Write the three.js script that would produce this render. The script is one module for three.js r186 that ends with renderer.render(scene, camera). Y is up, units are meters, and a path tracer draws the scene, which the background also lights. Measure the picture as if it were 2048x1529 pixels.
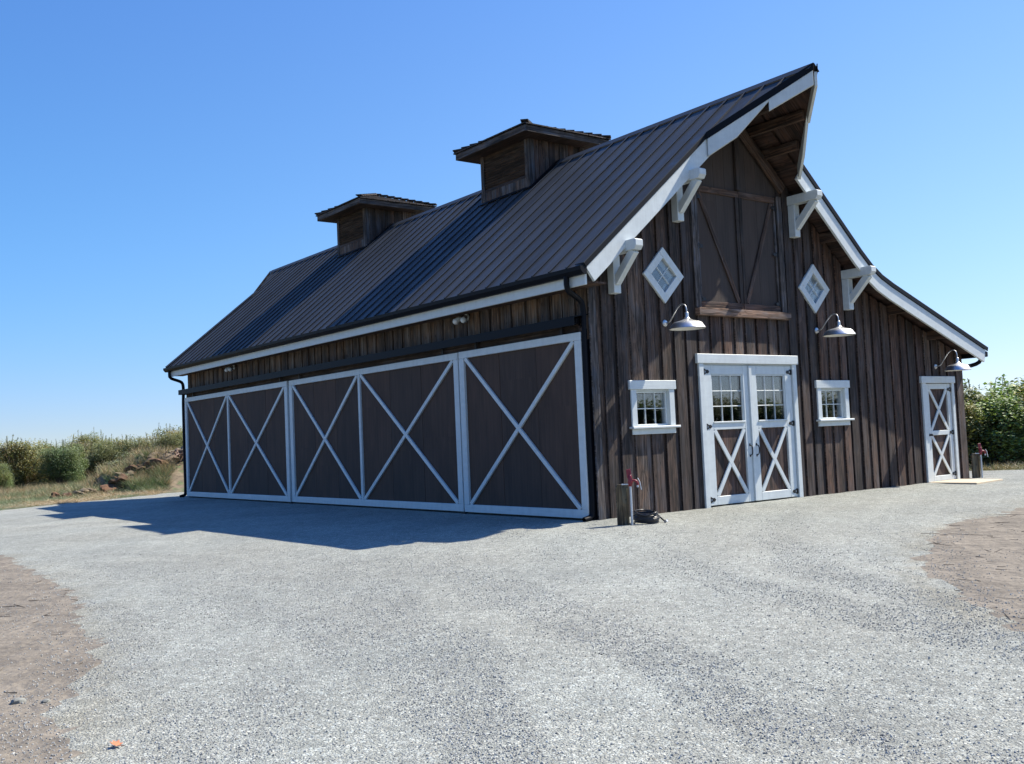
import * as THREE from 'three';
import { mergeGeometries } from 'three/addons/utils/BufferGeometryUtils.js';

// ------------------------------------------------------------------ camera, sky, sun, exposure
const scene = new THREE.Scene();
const CAM = new THREE.Vector3(-9.6789, 1.2262, 10.8345);
const camera = new THREE.PerspectiveCamera(41.535, 1024 / 764, 0.1, 20000);
{
  const yaw = 0.6499, pitch = 0.0555, roll = 0.0435;
  const F = new THREE.Vector3(Math.sin(yaw) * Math.cos(pitch), Math.sin(pitch), -Math.cos(yaw) * Math.cos(pitch));
  const R0 = new THREE.Vector3(Math.cos(yaw), 0, Math.sin(yaw));
  const U0 = new THREE.Vector3().crossVectors(R0, F);
  const c = Math.cos(roll), s = Math.sin(roll);
  const R = R0.clone().multiplyScalar(c).addScaledVector(U0, -s);
  const U = U0.clone().multiplyScalar(c).addScaledVector(R0, s);
  camera.position.copy(CAM);
  camera.quaternion.setFromRotationMatrix(new THREE.Matrix4().makeBasis(R, U, F.clone().negate()));
}
scene.add(camera);
const SUN = new THREE.Vector3(0.875, 1, 0.235).normalize();
const EXPOSURE = 1.9;
{
  // clear-day sky: blue deepening with height and away from the sun, pale towards the horizon
  const W = 1024, H = 512, data = new Float32Array(W * H * 4);
  const mixc = (a, b, t) => [a[0] + (b[0] - a[0]) * t, a[1] + (b[1] - a[1]) * t, a[2] + (b[2] - a[2]) * t];
  for (let j = 0; j < H; j++) for (let i = 0; i < W; i++) {
    const v = (j + 0.5) / H, el = (v - 0.5) * Math.PI, az = ((i + 0.5) / W - 0.5) * 2 * Math.PI;
    const d = [Math.cos(el) * Math.cos(az), Math.sin(el), Math.cos(el) * Math.sin(az)];
    const cs = d[0] * SUN.x + d[1] * SUN.y + d[2] * SUN.z;
    const g = Math.max(0, Math.sin(el)), e = Math.exp(-g * 4), e2 = Math.exp(-g * 16), sw = Math.pow(Math.max(0, (cs + 0.25) / 1.25), 2.2);
    let c = [0.035 + 0.222 * e + 0.43 * e2 + 0.035 * sw + 1.1 * sw * e, 0.115 + 0.70 * e - 0.07 * e2 + 0.22 * sw + 0.9 * sw * e, 0.5 + e - 0.8 * e2 + 0.6 * sw + 0.35 * sw * e].map(q => Math.min(q, 1.9));
    c[2] = Math.max(c[2], c[1] * 1.03); c[1] = Math.max(c[1], c[0] * 1.03); c[2] = Math.max(c[2], c[1] * 1.01);
    const halo = Math.pow(Math.max(0, cs), 24) * 0.25;
    c = [c[0] + halo, c[1] + halo, c[2] + halo];
    if (el < 0) { const k = Math.min(1, -el * 6); c = mixc(c, [0.22, 0.23, 0.22], k); }
    c = c.map(q => q / EXPOSURE);
    const o = (j * W + i) * 4;
    data[o] = c[0]; data[o + 1] = c[1]; data[o + 2] = c[2]; data[o + 3] = 1;
  }
  const t = new THREE.DataTexture(data, W, H, THREE.RGBAFormat, THREE.FloatType);
  t.mapping = THREE.EquirectangularReflectionMapping; t.magFilter = THREE.LinearFilter; t.needsUpdate = true;
  scene.background = t; scene.environment = t; scene.environmentIntensity = 1; scene.backgroundIntensity = 1;
}
const sun = new THREE.DirectionalLight(new THREE.Color().setRGB(1, 0.92, 0.79), 4.9);
sun.position.copy(SUN).multiplyScalar(120); sun.target.position.set(0, 0, 0);
sun.castShadow = true; sun.shadow.radius = 1; sun.shadow.mapSize.set(4096, 4096);
Object.assign(sun.shadow.camera, { left: -45, right: 45, top: 45, bottom: -45, near: 1, far: 260 });
scene.add(sun, sun.target);

const renderer = new THREE.WebGLRenderer({ antialias: true });
renderer.toneMapping = THREE.LinearToneMapping; renderer.toneMappingExposure = EXPOSURE;
renderer.shadowMap.enabled = true;

// ------------------------------------------------------------------ helpers
let seed = 20240717;
const rnd = () => { seed = (seed + 0x6D2B79F5) | 0; let t = Math.imul(seed ^ (seed >>> 15), 1 | seed); t = (t + Math.imul(t ^ (t >>> 7), 61 | t)) ^ t; return ((t ^ (t >>> 14)) >>> 0) / 4294967296; };
const rr = (a, b) => a + (b - a) * rnd();
const pick = a => a[Math.floor(rnd() * a.length)];
const clamp = (x, a, b) => Math.min(b, Math.max(a, x));
const sstep = (a, b, x) => { const t = clamp((x - a) / (b - a), 0, 1); return t * t * (3 - 2 * t); };
const hash = (x, y, s) => { let h = Math.imul(x | 0, 374761393) ^ Math.imul(y | 0, 668265263) ^ Math.imul(s | 0, 2147483647 ^ 0x5bd1e995); h = Math.imul(h ^ (h >>> 13), 1274126177); return ((h ^ (h >>> 16)) >>> 0) / 4294967296; };
function vnoise(x, y, s = 0, px = 0, py = 0) {           // value noise, optional integer period
  const xi = Math.floor(x), yi = Math.floor(y), fx = x - xi, fy = y - yi;
  const u = fx * fx * (3 - 2 * fx), v = fy * fy * (3 - 2 * fy);
  const wx = a => px ? ((a % px) + px) % px : a, wy = a => py ? ((a % py) + py) % py : a;
  const a = hash(wx(xi), wy(yi), s), b = hash(wx(xi + 1), wy(yi), s), c = hash(wx(xi), wy(yi + 1), s), d = hash(wx(xi + 1), wy(yi + 1), s);
  return a + (b - a) * u + (c - a) * v + (a - b - c + d) * u * v;
}
function fbm(x, y, oct, s = 0, px = 0, py = 0) { let a = 0.5, r = 0, f = 1; for (let i = 0; i < oct; i++) { r += a * vnoise(x * f, y * f, s + i * 17, px * f, py * f); f *= 2; a *= 0.5; } return r / (1 - Math.pow(0.5, oct)); }

function colorTex(W, H, fn, repX = 1, repY = 1) {        // fn(x,y) -> linear [r,g,b]
  const d = new Uint8Array(W * H * 4);
  const enc = c => Math.round(255 * clamp(c <= 0.0031308 ? 12.92 * c : 1.055 * Math.pow(c, 1 / 2.4) - 0.055, 0, 1));
  for (let y = 0; y < H; y++) for (let x = 0; x < W; x++) { const c = fn(x, y), o = (y * W + x) * 4; d[o] = enc(c[0]); d[o + 1] = enc(c[1]); d[o + 2] = enc(c[2]); d[o + 3] = 255; }
  const t = new THREE.DataTexture(d, W, H); t.colorSpace = THREE.SRGBColorSpace; return finish(t, repX, repY);
}
function grayTex(W, H, fn, repX = 1, repY = 1) {
  const d = new Uint8Array(W * H * 4);
  for (let y = 0; y < H; y++) for (let x = 0; x < W; x++) { const c = Math.round(255 * clamp(fn(x, y), 0, 1)), o = (y * W + x) * 4; d[o] = d[o + 1] = d[o + 2] = c; d[o + 3] = 255; }
  return finish(new THREE.DataTexture(d, W, H), repX, repY);
}
function finish(t, rx, ry) { t.wrapS = t.wrapT = THREE.RepeatWrapping; t.magFilter = THREE.LinearFilter; t.minFilter = THREE.LinearMipmapLinearFilter; t.generateMipmaps = true; t.repeat.set(rx, ry); t.needsUpdate = true; return t; }

const shadowed = m => { m.castShadow = true; m.receiveShadow = true; return m; };
function mesh(name, geo, mat, parent) { const m = shadowed(new THREE.Mesh(Array.isArray(geo) ? (geo.length > 1 ? mergeGeometries(geo) : geo[0]) : geo, mat)); m.name = name; if (parent) parent.add(m); return m; }
function group(name, parent) { const g = new THREE.Group(); g.name = name; parent.add(g); return g; }
const used = {};
function numbered(n) { const k = used[n] = (used[n] ?? -1) + 1; return k ? `${n}_${String(k).padStart(3, '0')}` : n; }
function tag(o, label, category, grp, kind) { o.userData = { label, category }; if (grp) o.userData.group = grp; if (kind) o.userData.kind = kind; return o; }
function thing(name, label, category, pos = [0, 0, 0], grp) { const o = new THREE.Group(); o.name = numbered(name); o.position.set(...pos); tag(o, label, category, grp); scene.add(o); return o; }
function struct(name, geo, mat, label, kind = 'structure') { const m = mesh(numbered(name), geo, mat, scene); m.userData = { kind, label }; return m; }

// chamfered box centred on the origin, uv in metres, grain along one axis
function cbox(sx, sy, sz, ch = 0.004, grain = 'y') {
  ch = Math.min(ch, sx * 0.45, sy * 0.45, sz * 0.45);
  const h = [sx / 2, sy / 2, sz / 2], pos = [], uv = [], du = rnd() * 7, dv = rnd() * 7, gi = 'xyz'.indexOf(grain);
  const put = (p, ax) => {
    pos.push(...p); const o = [0, 1, 2].filter(i => i !== ax); let u = o[0], v = o[1];
    if (o.includes(gi)) { v = gi; u = o[0] === gi ? o[1] : o[0]; }
    uv.push(p[u] + du, p[v] + dv);
  };
  const tri = (a, b, c, n, ax) => {
    const e1 = b.map((x, i) => x - a[i]), e2 = c.map((x, i) => x - a[i]);
    const cr = [e1[1] * e2[2] - e1[2] * e2[1], e1[2] * e2[0] - e1[0] * e2[2], e1[0] * e2[1] - e1[1] * e2[0]];
    if (cr[0] * n[0] + cr[1] * n[1] + cr[2] * n[2] < 0) [b, c] = [c, b];
    put(a, ax); put(b, ax); put(c, ax);
  };
  const V = (sg, ax) => [0, 1, 2].map(i => sg[i] * (i === ax ? h[i] : h[i] - ch));   // face vertex of a corner
  for (let ax = 0; ax < 3; ax++) for (const s of [-1, 1]) {
    const o = [0, 1, 2].filter(i => i !== ax), q = [];
    for (const [a, b] of [[-1, -1], [1, -1], [1, 1], [-1, 1]]) { const sg = [0, 0, 0]; sg[ax] = s; sg[o[0]] = a; sg[o[1]] = b; q.push(V(sg, ax)); }
    const n = [0, 0, 0]; n[ax] = s; tri(q[0], q[1], q[2], n, ax); tri(q[0], q[2], q[3], n, ax);
  }
  if (ch > 0) {
    for (let ax = 0; ax < 3; ax++) { const o = [0, 1, 2].filter(i => i !== ax);
      for (const a of [-1, 1]) for (const b of [-1, 1]) {
        const s0 = [0, 0, 0], s1 = [0, 0, 0]; s0[o[0]] = s1[o[0]] = a; s0[o[1]] = s1[o[1]] = b; s0[ax] = -1; s1[ax] = 1;
        const q = [V(s0, o[0]), V(s1, o[0]), V(s1, o[1]), V(s0, o[1])], n = [0, 0, 0]; n[o[0]] = a; n[o[1]] = b;
        tri(q[0], q[1], q[2], n, o[0]); tri(q[0], q[2], q[3], n, o[0]);
      } }
    for (const a of [-1, 1]) for (const b of [-1, 1]) for (const c of [-1, 1]) { const s = [a, b, c]; tri(V(s, 0), V(s, 1), V(s, 2), s, 0); }
  }
  return rawGeo(pos, uv);
}
function rawGeo(pos, uv) { const g = new THREE.BufferGeometry(); g.setAttribute('position', new THREE.Float32BufferAttribute(pos, 3)); g.setAttribute('uv', new THREE.Float32BufferAttribute(uv, 2)); g.computeVertexNormals(); return g; }
// box from extents
function bx(x0, x1, y0, y1, z0, z1, ch = 0.004, grain = 'y') { return cbox(Math.abs(x1 - x0), Math.abs(y1 - y0), Math.abs(z1 - z0), ch, grain).translate((x0 + x1) / 2, (y0 + y1) / 2, (z0 + z1) / 2); }
// bar from p to q: width across, depth along the hint direction
function bar(p, q, w, d, hint = [0, 0, 1], ch = 0.004) {
  const P = new THREE.Vector3(...p), Q = new THREE.Vector3(...q), Y = Q.clone().sub(P), L = Y.length(); Y.normalize();
  const X = new THREE.Vector3().crossVectors(Y, new THREE.Vector3(...hint)).normalize(), Z = new THREE.Vector3().crossVectors(X, Y);
  return cbox(w, L, d, ch, 'y').applyMatrix4(new THREE.Matrix4().makeBasis(X, Y, Z).setPosition(P.add(Q).multiplyScalar(0.5)));
}
function tube(points, r, seg = 32, rad = 8, closed = false) { return new THREE.TubeGeometry(new THREE.CatmullRomCurve3(points.map(p => new THREE.Vector3(...p)), closed, 'centripetal'), seg, r, rad, closed).toNonIndexed(); }
// polygon in xy (counter-clockwise or not) pushed from z0 to z1
function slab(pts, z0, z1, bevel = 0.003, holes = []) {
  const s = new THREE.Shape(pts.map(p => new THREE.Vector2(p[0], p[1])));
  for (const h of holes) s.holes.push(new THREE.Path(h.map(p => new THREE.Vector2(p[0], p[1]))));
  const d = z1 - z0, b = Math.min(bevel, d * 0.4);
  const g = new THREE.ExtrudeGeometry(s, b > 0 ? { depth: d - 2 * b, bevelEnabled: true, bevelThickness: b, bevelSize: b, bevelOffset: -b, bevelSegments: 1 } : { depth: d, bevelEnabled: false });
  g.translate(0, 0, z0 + b);
  const u = g.attributes.uv, du = rnd() * 7, dv = rnd() * 7; for (let i = 0; i < u.count; i++) u.setXY(i, u.getX(i) + du, u.getY(i) + dv);
  return g;
}
const toSide = g => g.rotateY(-Math.PI / 2);             // local x -> z, local z -> -x  (a panel facing -x)

// ------------------------------------------------------------------ materials
// weathered sawn boards: 1 m across, 2 m along the grain
const knots = Array.from({ length: 26 }, () => [rnd(), rnd(), rr(0.008, 0.02)]);
const woodField = (x, y, W, H) => {
  const u = x / W, v = y / H;
  let bend = 0, dark = 0;
  for (const [ku, kv, kr] of knots) { let dx = u - ku, dy = (v - kv) * 2; dx -= Math.round(dx); dy -= 2 * Math.round(dy / 2); const r2 = (dx * dx * 1.6 + dy * dy * 0.35) / (kr * kr); if (r2 < 30) { bend += dx * Math.exp(-r2 * 0.12) * 0.9; dark += Math.exp(-r2 * 1.4); } }
  const gu = u + bend;
  const streak = fbm(gu * 48, v * 4, 3, 5, 48, 4), fine = fbm(gu * 160, v * 12, 2, 9, 160, 12), big = fbm(u * 5, v * 6, 3, 31, 5, 6), blot = fbm(u * 14, v * 10, 3, 77, 14, 10);
  return { streak, fine, big, blot, dark: Math.min(1, dark) };
};
const WW = 512, WH = 1024, woodCache = []; for (let y = 0; y < WH; y++) for (let x = 0; x < WW; x++) woodCache.push(woodField(x, y, WW, WH));
const oldWood = colorTex(WW, WH, (x, y) => {
  const f = woodCache[y * WW + x]; let l = 0.44 + 0.95 * (f.streak - 0.5) + 0.5 * (f.fine - 0.5) + 0.6 * (f.big - 0.5); l = Math.max(0.1, l);
  const g = sstep(0.42, 0.68, f.blot + 0.4 * (f.streak - 0.5));      // greyed, weathered places
  const c = [l * (0.97 - 0.13 * g), l * (0.80 + 0.06 * g), l * (0.67 + 0.24 * g)];
  const k = 1 - 0.72 * f.dark, st = f.blot < 0.34 ? 0.72 : 1;
  return [c[0] * k * st, c[1] * k * st, c[2] * k * st];
}, 1, 0.5);
const woodBump = grayTex(WW, WH, (x, y) => { const f = woodCache[y * WW + x]; return 0.5 + 0.8 * (f.streak - 0.5) + 0.5 * (f.fine - 0.5) - 0.3 * f.dark; }, 1, 0.5);
const lin = (r, g, b) => new THREE.Color().setRGB(r, g, b);
const wood = (r, g, b, rough = 0.86) => new THREE.MeshStandardMaterial({ color: lin(r, g, b), map: oldWood, bumpMap: woodBump, bumpScale: 0.004, roughness: rough });
const BOARDS = [wood(0.251, 0.193, 0.158), wood(0.075, 0.058, 0.051), wood(0.206, 0.130, 0.096), wood(0.137, 0.102, 0.089), wood(0.109, 0.087, 0.079), wood(0.166, 0.113, 0.088), wood(0.131, 0.094, 0.076), wood(0.092, 0.073, 0.067), wood(0.160, 0.128, 0.115), wood(0.126, 0.079, 0.063), wood(0.189, 0.138, 0.111)];
const PANELW = [wood(0.130, 0.084, 0.058, 0.85), wood(0.112, 0.078, 0.058, 0.85), wood(0.144, 0.088, 0.058, 0.85)];
const plyMap = colorTex(512, 512, (x, y) => { const f = woodCache[y * WW + x], l = 0.4 + 0.16 * (f.streak - 0.5) + 0.14 * (f.fine - 0.5) + 0.24 * (fbm(x / 64, y / 128, 4, 401, 8, 4) - 0.5); return [l * 1.02, l * 0.9, l * 0.82]; }, 0.8, 0.4);
const ply = (r, g, b) => new THREE.MeshStandardMaterial({ color: lin(r, g, b), map: plyMap, bumpMap: woodBump, bumpScale: 0.001, roughness: 0.85 });
const PLY = [ply(0.168, 0.112, 0.083), ply(0.148, 0.104, 0.08), ply(0.182, 0.118, 0.085)];
const LOFTPLY = [ply(0.125, 0.1, 0.088), ply(0.112, 0.094, 0.086)];
const SIDEB = [wood(0.270, 0.195, 0.138), wood(0.203, 0.156, 0.115), wood(0.311, 0.215, 0.138), wood(0.230, 0.169, 0.121), wood(0.162, 0.124, 0.098), wood(0.284, 0.221, 0.167)];
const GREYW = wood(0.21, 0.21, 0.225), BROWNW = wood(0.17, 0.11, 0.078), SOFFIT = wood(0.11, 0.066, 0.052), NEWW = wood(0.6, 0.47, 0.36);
const paintTex = colorTex(256, 256, (x, y) => { const n = fbm(x / 32, y / 16, 4, 3, 8, 16), s = fbm(x / 4, y / 64, 2, 8, 64, 4), l = 0.93 + 0.16 * (n - 0.5) + 0.1 * (s - 0.5); return [l, l, l * 0.985]; });
const paintBump = grayTex(256, 256, (x, y) => 0.5 + 0.5 * (fbm(x / 3, y / 40, 2, 12, 85, 6) - 0.5));
const WHITE = new THREE.MeshStandardMaterial({ color: lin(0.62, 0.665, 0.665), map: paintTex, bumpMap: paintBump, bumpScale: 0.0008, roughness: 0.5 });
const metalRough = grayTex(256, 256, (x, y) => 0.5 + 0.5 * (fbm(x / 16, y / 32, 4, 41, 16, 8) - 0.5), 0.5, 0.5);
const metalTint = colorTex(256, 256, (x, y) => { const n = fbm(x / 20, y / 40, 4, 61, 13, 7), l = 0.85 + 0.3 * (n - 0.5); return [l, l, l]; }, 0.37, 0.21);
const ROOF = [0.080, 0.073, 0.087].map(v => new THREE.MeshPhysicalMaterial({ color: lin(v * 0.9, v * 0.98, v * 1.1), map: metalTint, roughness: 1, roughnessMap: metalRough, metalness: 0.0, specularIntensity: 0.12 }));
const BLACKM = new THREE.MeshPhysicalMaterial({ color: lin(0.006, 0.007, 0.010), roughness: 0.5, metalness: 0.0, specularIntensity: 0.25 });
const IRON = new THREE.MeshStandardMaterial({ color: lin(0.012, 0.012, 0.014), roughness: 0.5, metalness: 0.3 });
const ALU = new THREE.MeshStandardMaterial({ color: lin(0.72, 0.72, 0.73), roughness: 0.33, metalness: 1, roughnessMap: metalRough });
ALU.roughness = 0.85; ALU.color.setRGB(0.56, 0.57, 0.58);
const GALV = new THREE.MeshStandardMaterial({ color: lin(0.55, 0.57, 0.6), roughness: 0.5, metalness: 0.8 });
const GLASS = new THREE.MeshPhysicalMaterial({ color: lin(0.9, 0.93, 0.95), roughness: 0.01, transmission: 1, thickness: 0, ior: 1.8 });

const RED = new THREE.MeshStandardMaterial({ color: lin(0.2, 0.012, 0.024), roughness: 0.4 });
const RUBBER = new THREE.MeshStandardMaterial({ color: lin(0.013, 0.013, 0.015), roughness: 0.32 });
const BULB = new THREE.MeshStandardMaterial({ color: lin(0.7, 0.7, 0.66), roughness: 0.25 });
const concreteTex = colorTex(256, 256, (x, y) => { const l = 0.9 + 0.25 * (fbm(x / 30, y / 30, 5, 91, 8, 8) - 0.5) + 0.1 * (hash(x, y, 4) - 0.5); return [l, l * 0.97, l * 0.9]; });
const CONCRETE = new THREE.MeshStandardMaterial({ color: lin(0.5, 0.47, 0.4), map: concreteTex, roughness: 0.9 });
const SHAKE = [wood(0.09, 0.08, 0.078), wood(0.12, 0.105, 0.1), wood(0.075, 0.067, 0.065)];
const BROWNP = wood(0.15, 0.094, 0.072, 0.8), BROWNP2 = wood(0.17, 0.105, 0.082, 0.8), NEWWD = wood(0.42, 0.3, 0.23), GREYW2 = wood(0.19, 0.172, 0.165), LOUVRE = wood(0.11, 0.075, 0.055);
const WOODY = wood(0.42, 0.36, 0.2), PLYPALE = new THREE.MeshStandardMaterial({ color: lin(0.62, 0.53, 0.4), map: concreteTex, roughness: 0.9 });
const GREENBOARD = wood(0.24, 0.205, 0.125);

// ------------------------------------------------------------------ the lie of the land
const BW = 10.08, BL = 16.7;                              // the barn's footprint: x 0..BW, z -BL..0
// wheel tracks sweep round the two dirt patches
function track(x, z) {
  const d1 = Math.hypot(x - 6, z - 8.5), d2 = Math.hypot(x + 17, z - 2), a1 = Math.atan2(z - 8.5, x - 6), a2 = Math.atan2(z - 2, x + 17), w = sstep(-2.5, 2.5, d2 - d1 - 1.5);
  return w * fbm(d1 * 2.3 + 0.5 * vnoise(x, z, 4), a1 * 3.2 + 20, 4, 51) + (1 - w) * fbm(d2 * 2.3 + 0.5 * vnoise(x, z, 4), a2 * 5 + 40, 4, 54);
}
function gy(x, z) {
  const dx = Math.max(0, -x, x - BW), dz = Math.max(0, z, -BL - z), d = Math.hypot(dx, dz);
  const slope = x > BW ? 0.006 : 0.021;
  let y = 0.007 * sstep(0.8, 3, d) * (track(x, z) - 0.5) - slope * Math.min(d, 11) * (x > BW - 3 && x <= BW && z > 0 ? 0.6 : 1);
  const u = sstep(0.6, 5, d);
  y += u * 0.05 * (fbm(x * 0.35 + 40, z * 0.35 + 17, 3, 3) - 0.5) + 0.016 * (fbm(x * 1.7 + 9, z * 1.7 + 3, 2, 8) - 0.5) * sstep(0.1, 1.5, d);
  y += 0.03 * Math.exp(-Math.pow((d - 0.18) / 0.2, 2)) * (z > -0.2 && x > -0.2 && x < BW ? fbm(x * 2.3, z * 2, 2, 5) : 0);
  if (z < -20) y += sstep(-22, -60, z) * 0.35 * (fbm(x * 0.08, z * 0.08, 3, 12) - 0.35);
  return y;
}
const inPoly = (x, z, P) => { let c = false; for (let i = 0, j = P.length - 1; i < P.length; j = i++) { const [xi, zi] = P[i], [xj, zj] = P[j]; if ((zi > z) !== (zj > z) && x < (xj - xi) * (z - zi) / (zj - zi) + xi) c = !c; } return c; };
const DIRT_L = [[-16, -6.4], [-6.8, -5.3], [-6.93, -2.6], [-7.05, -0.2], [-7.22, 1.0], [-7.5, 1.7], [-7.62, 3.0], [-7.9, 3.75], [-8.25, 4.75], [-8.6, 5.85], [-9.2, 8], [-16, 9]];
const DIRT_R = [[18, 1.2], [8, 2.9], [4.87, 3.65], [2.0, 4.15], [0.5, 4.7], [-1.0, 5.6], [-2.15, 6.5], [-3.1, 7.4], [-2.6, 8.6], [2, 9.5], [18, 8]];
const GRAVEL_FAR = [[-16, -17.6], [-4.4, -18.7], [-3, -19.35], [-1.4, -20.3], [0.7, -22.4], [5, -31.5], [11, -33], [13, -12], [13.6, -1.4], [15, 0.2], [18, 1.2], [18, 14], [-16, 14]];
function region(x, z) {
  const nx = x + 0.4 * (fbm(x * 1.1, z * 1.1, 3, 21) - 0.5) + 0.14 * (vnoise(x * 6, z * 6, 2) - 0.5), nz = z + 0.4 * (fbm(x * 1.1 + 31, z * 1.1, 3, 22) - 0.5) + 0.14 * (vnoise(x * 6, z * 6, 7) - 0.5);
  if (inPoly(nx, nz, DIRT_L) || inPoly(nx, nz, DIRT_R)) return 1;
  return inPoly(nx, nz, GRAVEL_FAR) ? 0 : 2;
}
// ground textures
function gravelTexture() {
  const N = 1024, S = 1.7, col = new Float32Array(N * N * 3).fill(0.1), hgt = new Float32Array(N * N).fill(0);
  for (let i = 0; i < N * N; i++) { const v = 0.40 + 0.2 * (hash(i % N, Math.floor(i / N), 5) - 0.5); col[i * 3] = v * 1.0; col[i * 3 + 1] = v; col[i * 3 + 2] = v * 0.97; hgt[i] = 0.15 * hash(i, 3, 3); }
  const clump = (x, y) => sstep(0.3, 0.7, 0.6 * vnoise(x / 32, y / 32, 301, 32, 32) + 0.4 * vnoise(x / 16, y / 16, 302, 64, 64));
  for (let k = 0; k < 52000; k++) {
    const cx = rnd() * N, cy = rnd() * N, a = Math.pow(rnd(), 2.2) * 4.6 + 1.6, b = a * rr(0.55, 0.95), th = rnd() * Math.PI, c = Math.cos(th), s = Math.sin(th);
    let l = clamp(0.47 + 0.24 * (rnd() + rnd() - 1), 0.2, 0.75); if (rnd() < 0.05) l = rr(0.7, 0.85); if (rnd() < 0.035) l = rr(0.22, 0.3);
    const w = rnd() < 0.22 ? rr(-0.09, 0.1) : rr(-0.02, 0.02), top = rr(0.45, 1), tx = rr(-1, 1), ty = rr(-1, 1), R = Math.ceil(a);
    for (let y = -R; y <= R; y++) for (let x = -R; x <= R; x++) {
      const p = (x * c + y * s) / a, q = (-x * s + y * c) / b, r = Math.abs(p) ** 2.6 + Math.abs(q) ** 2.6; if (r > 1) continue;
      const X = (Math.floor(cx) + x + N) % N, Y = (Math.floor(cy) + y + N) % N, o = Y * N + X, h = top * (1 - r * 0.55) + 0.16 * (p * tx + q * ty);
      if (h < hgt[o] * 0.8) continue; hgt[o] = h; const g = l * (0.94 + 0.12 * hash(X, Y, 9)) * (0.86 + 0.28 * clump(X, Y));
      col[o * 3] = g * (1 + w); col[o * 3 + 1] = g; col[o * 3 + 2] = g * (1 - w);
    }
  }
  return [colorTex(N, N, (x, y) => { const o = (y * N + x) * 3; return [col[o], col[o + 1], col[o + 2]]; }, 1 / S, 1 / S), grayTex(N, N, (x, y) => hgt[y * N + x], 1 / S, 1 / S)];
}
const [gravMap, gravBump] = gravelTexture();
const GRAVEL = new THREE.MeshStandardMaterial({ color: lin(0.63, 0.64, 0.575), vertexColors: true, map: gravMap, bumpMap: gravBump, bumpScale: 0.007, roughness: 0.95 });
const dirtMap = colorTex(1024, 1024, (x, y) => {
  const n = fbm(x / 64, y / 64, 6, 71, 16, 16), f = hash(x, y, 3), m = fbm(x / 8, y / 8, 2, 90, 128, 128), rut = fbm(x / 90, y / 14, 3, 55, 0, 0);
  let l = 0.62 + 0.5 * (n - 0.5) + 0.22 * (f - 0.5) + 0.25 * (m - 0.5); if (f > 0.985) l *= 1.5; if (f < 0.03) l *= 0.5;
  return [l * 0.98, l * 0.84, l * 0.70];
}, 1 / 3, 1 / 3);
const dirtBump = grayTex(1024, 1024, (x, y) => fbm(x / 26, y / 26, 6, 73, 39, 39), 1 / 3, 1 / 3);
const DIRT = new THREE.MeshStandardMaterial({ color: lin(0.277, 0.279, 0.259), map: dirtMap, bumpMap: dirtBump, bumpScale: 0.03, roughness: 1 });
const turfMap = colorTex(512, 512, (x, y) => { const n = fbm(x / 40, y / 40, 5, 81, 13, 13), f = hash(x, y, 6), g = sstep(0.4, 0.65, fbm(x / 60, y / 60, 3, 99, 8, 8)); const l = 0.75 + 0.5 * (n - 0.5) + 0.4 * (f - 0.5); return [l * (0.30 - 0.12 * g), l * (0.24 - 0.04 * g), l * (0.12 - 0.04 * g)]; }, 1 / 6, 1 / 6);
const TURF = new THREE.MeshStandardMaterial({ color: lin(0.75, 0.75, 0.75), map: turfMap, roughness: 1 });

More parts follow.
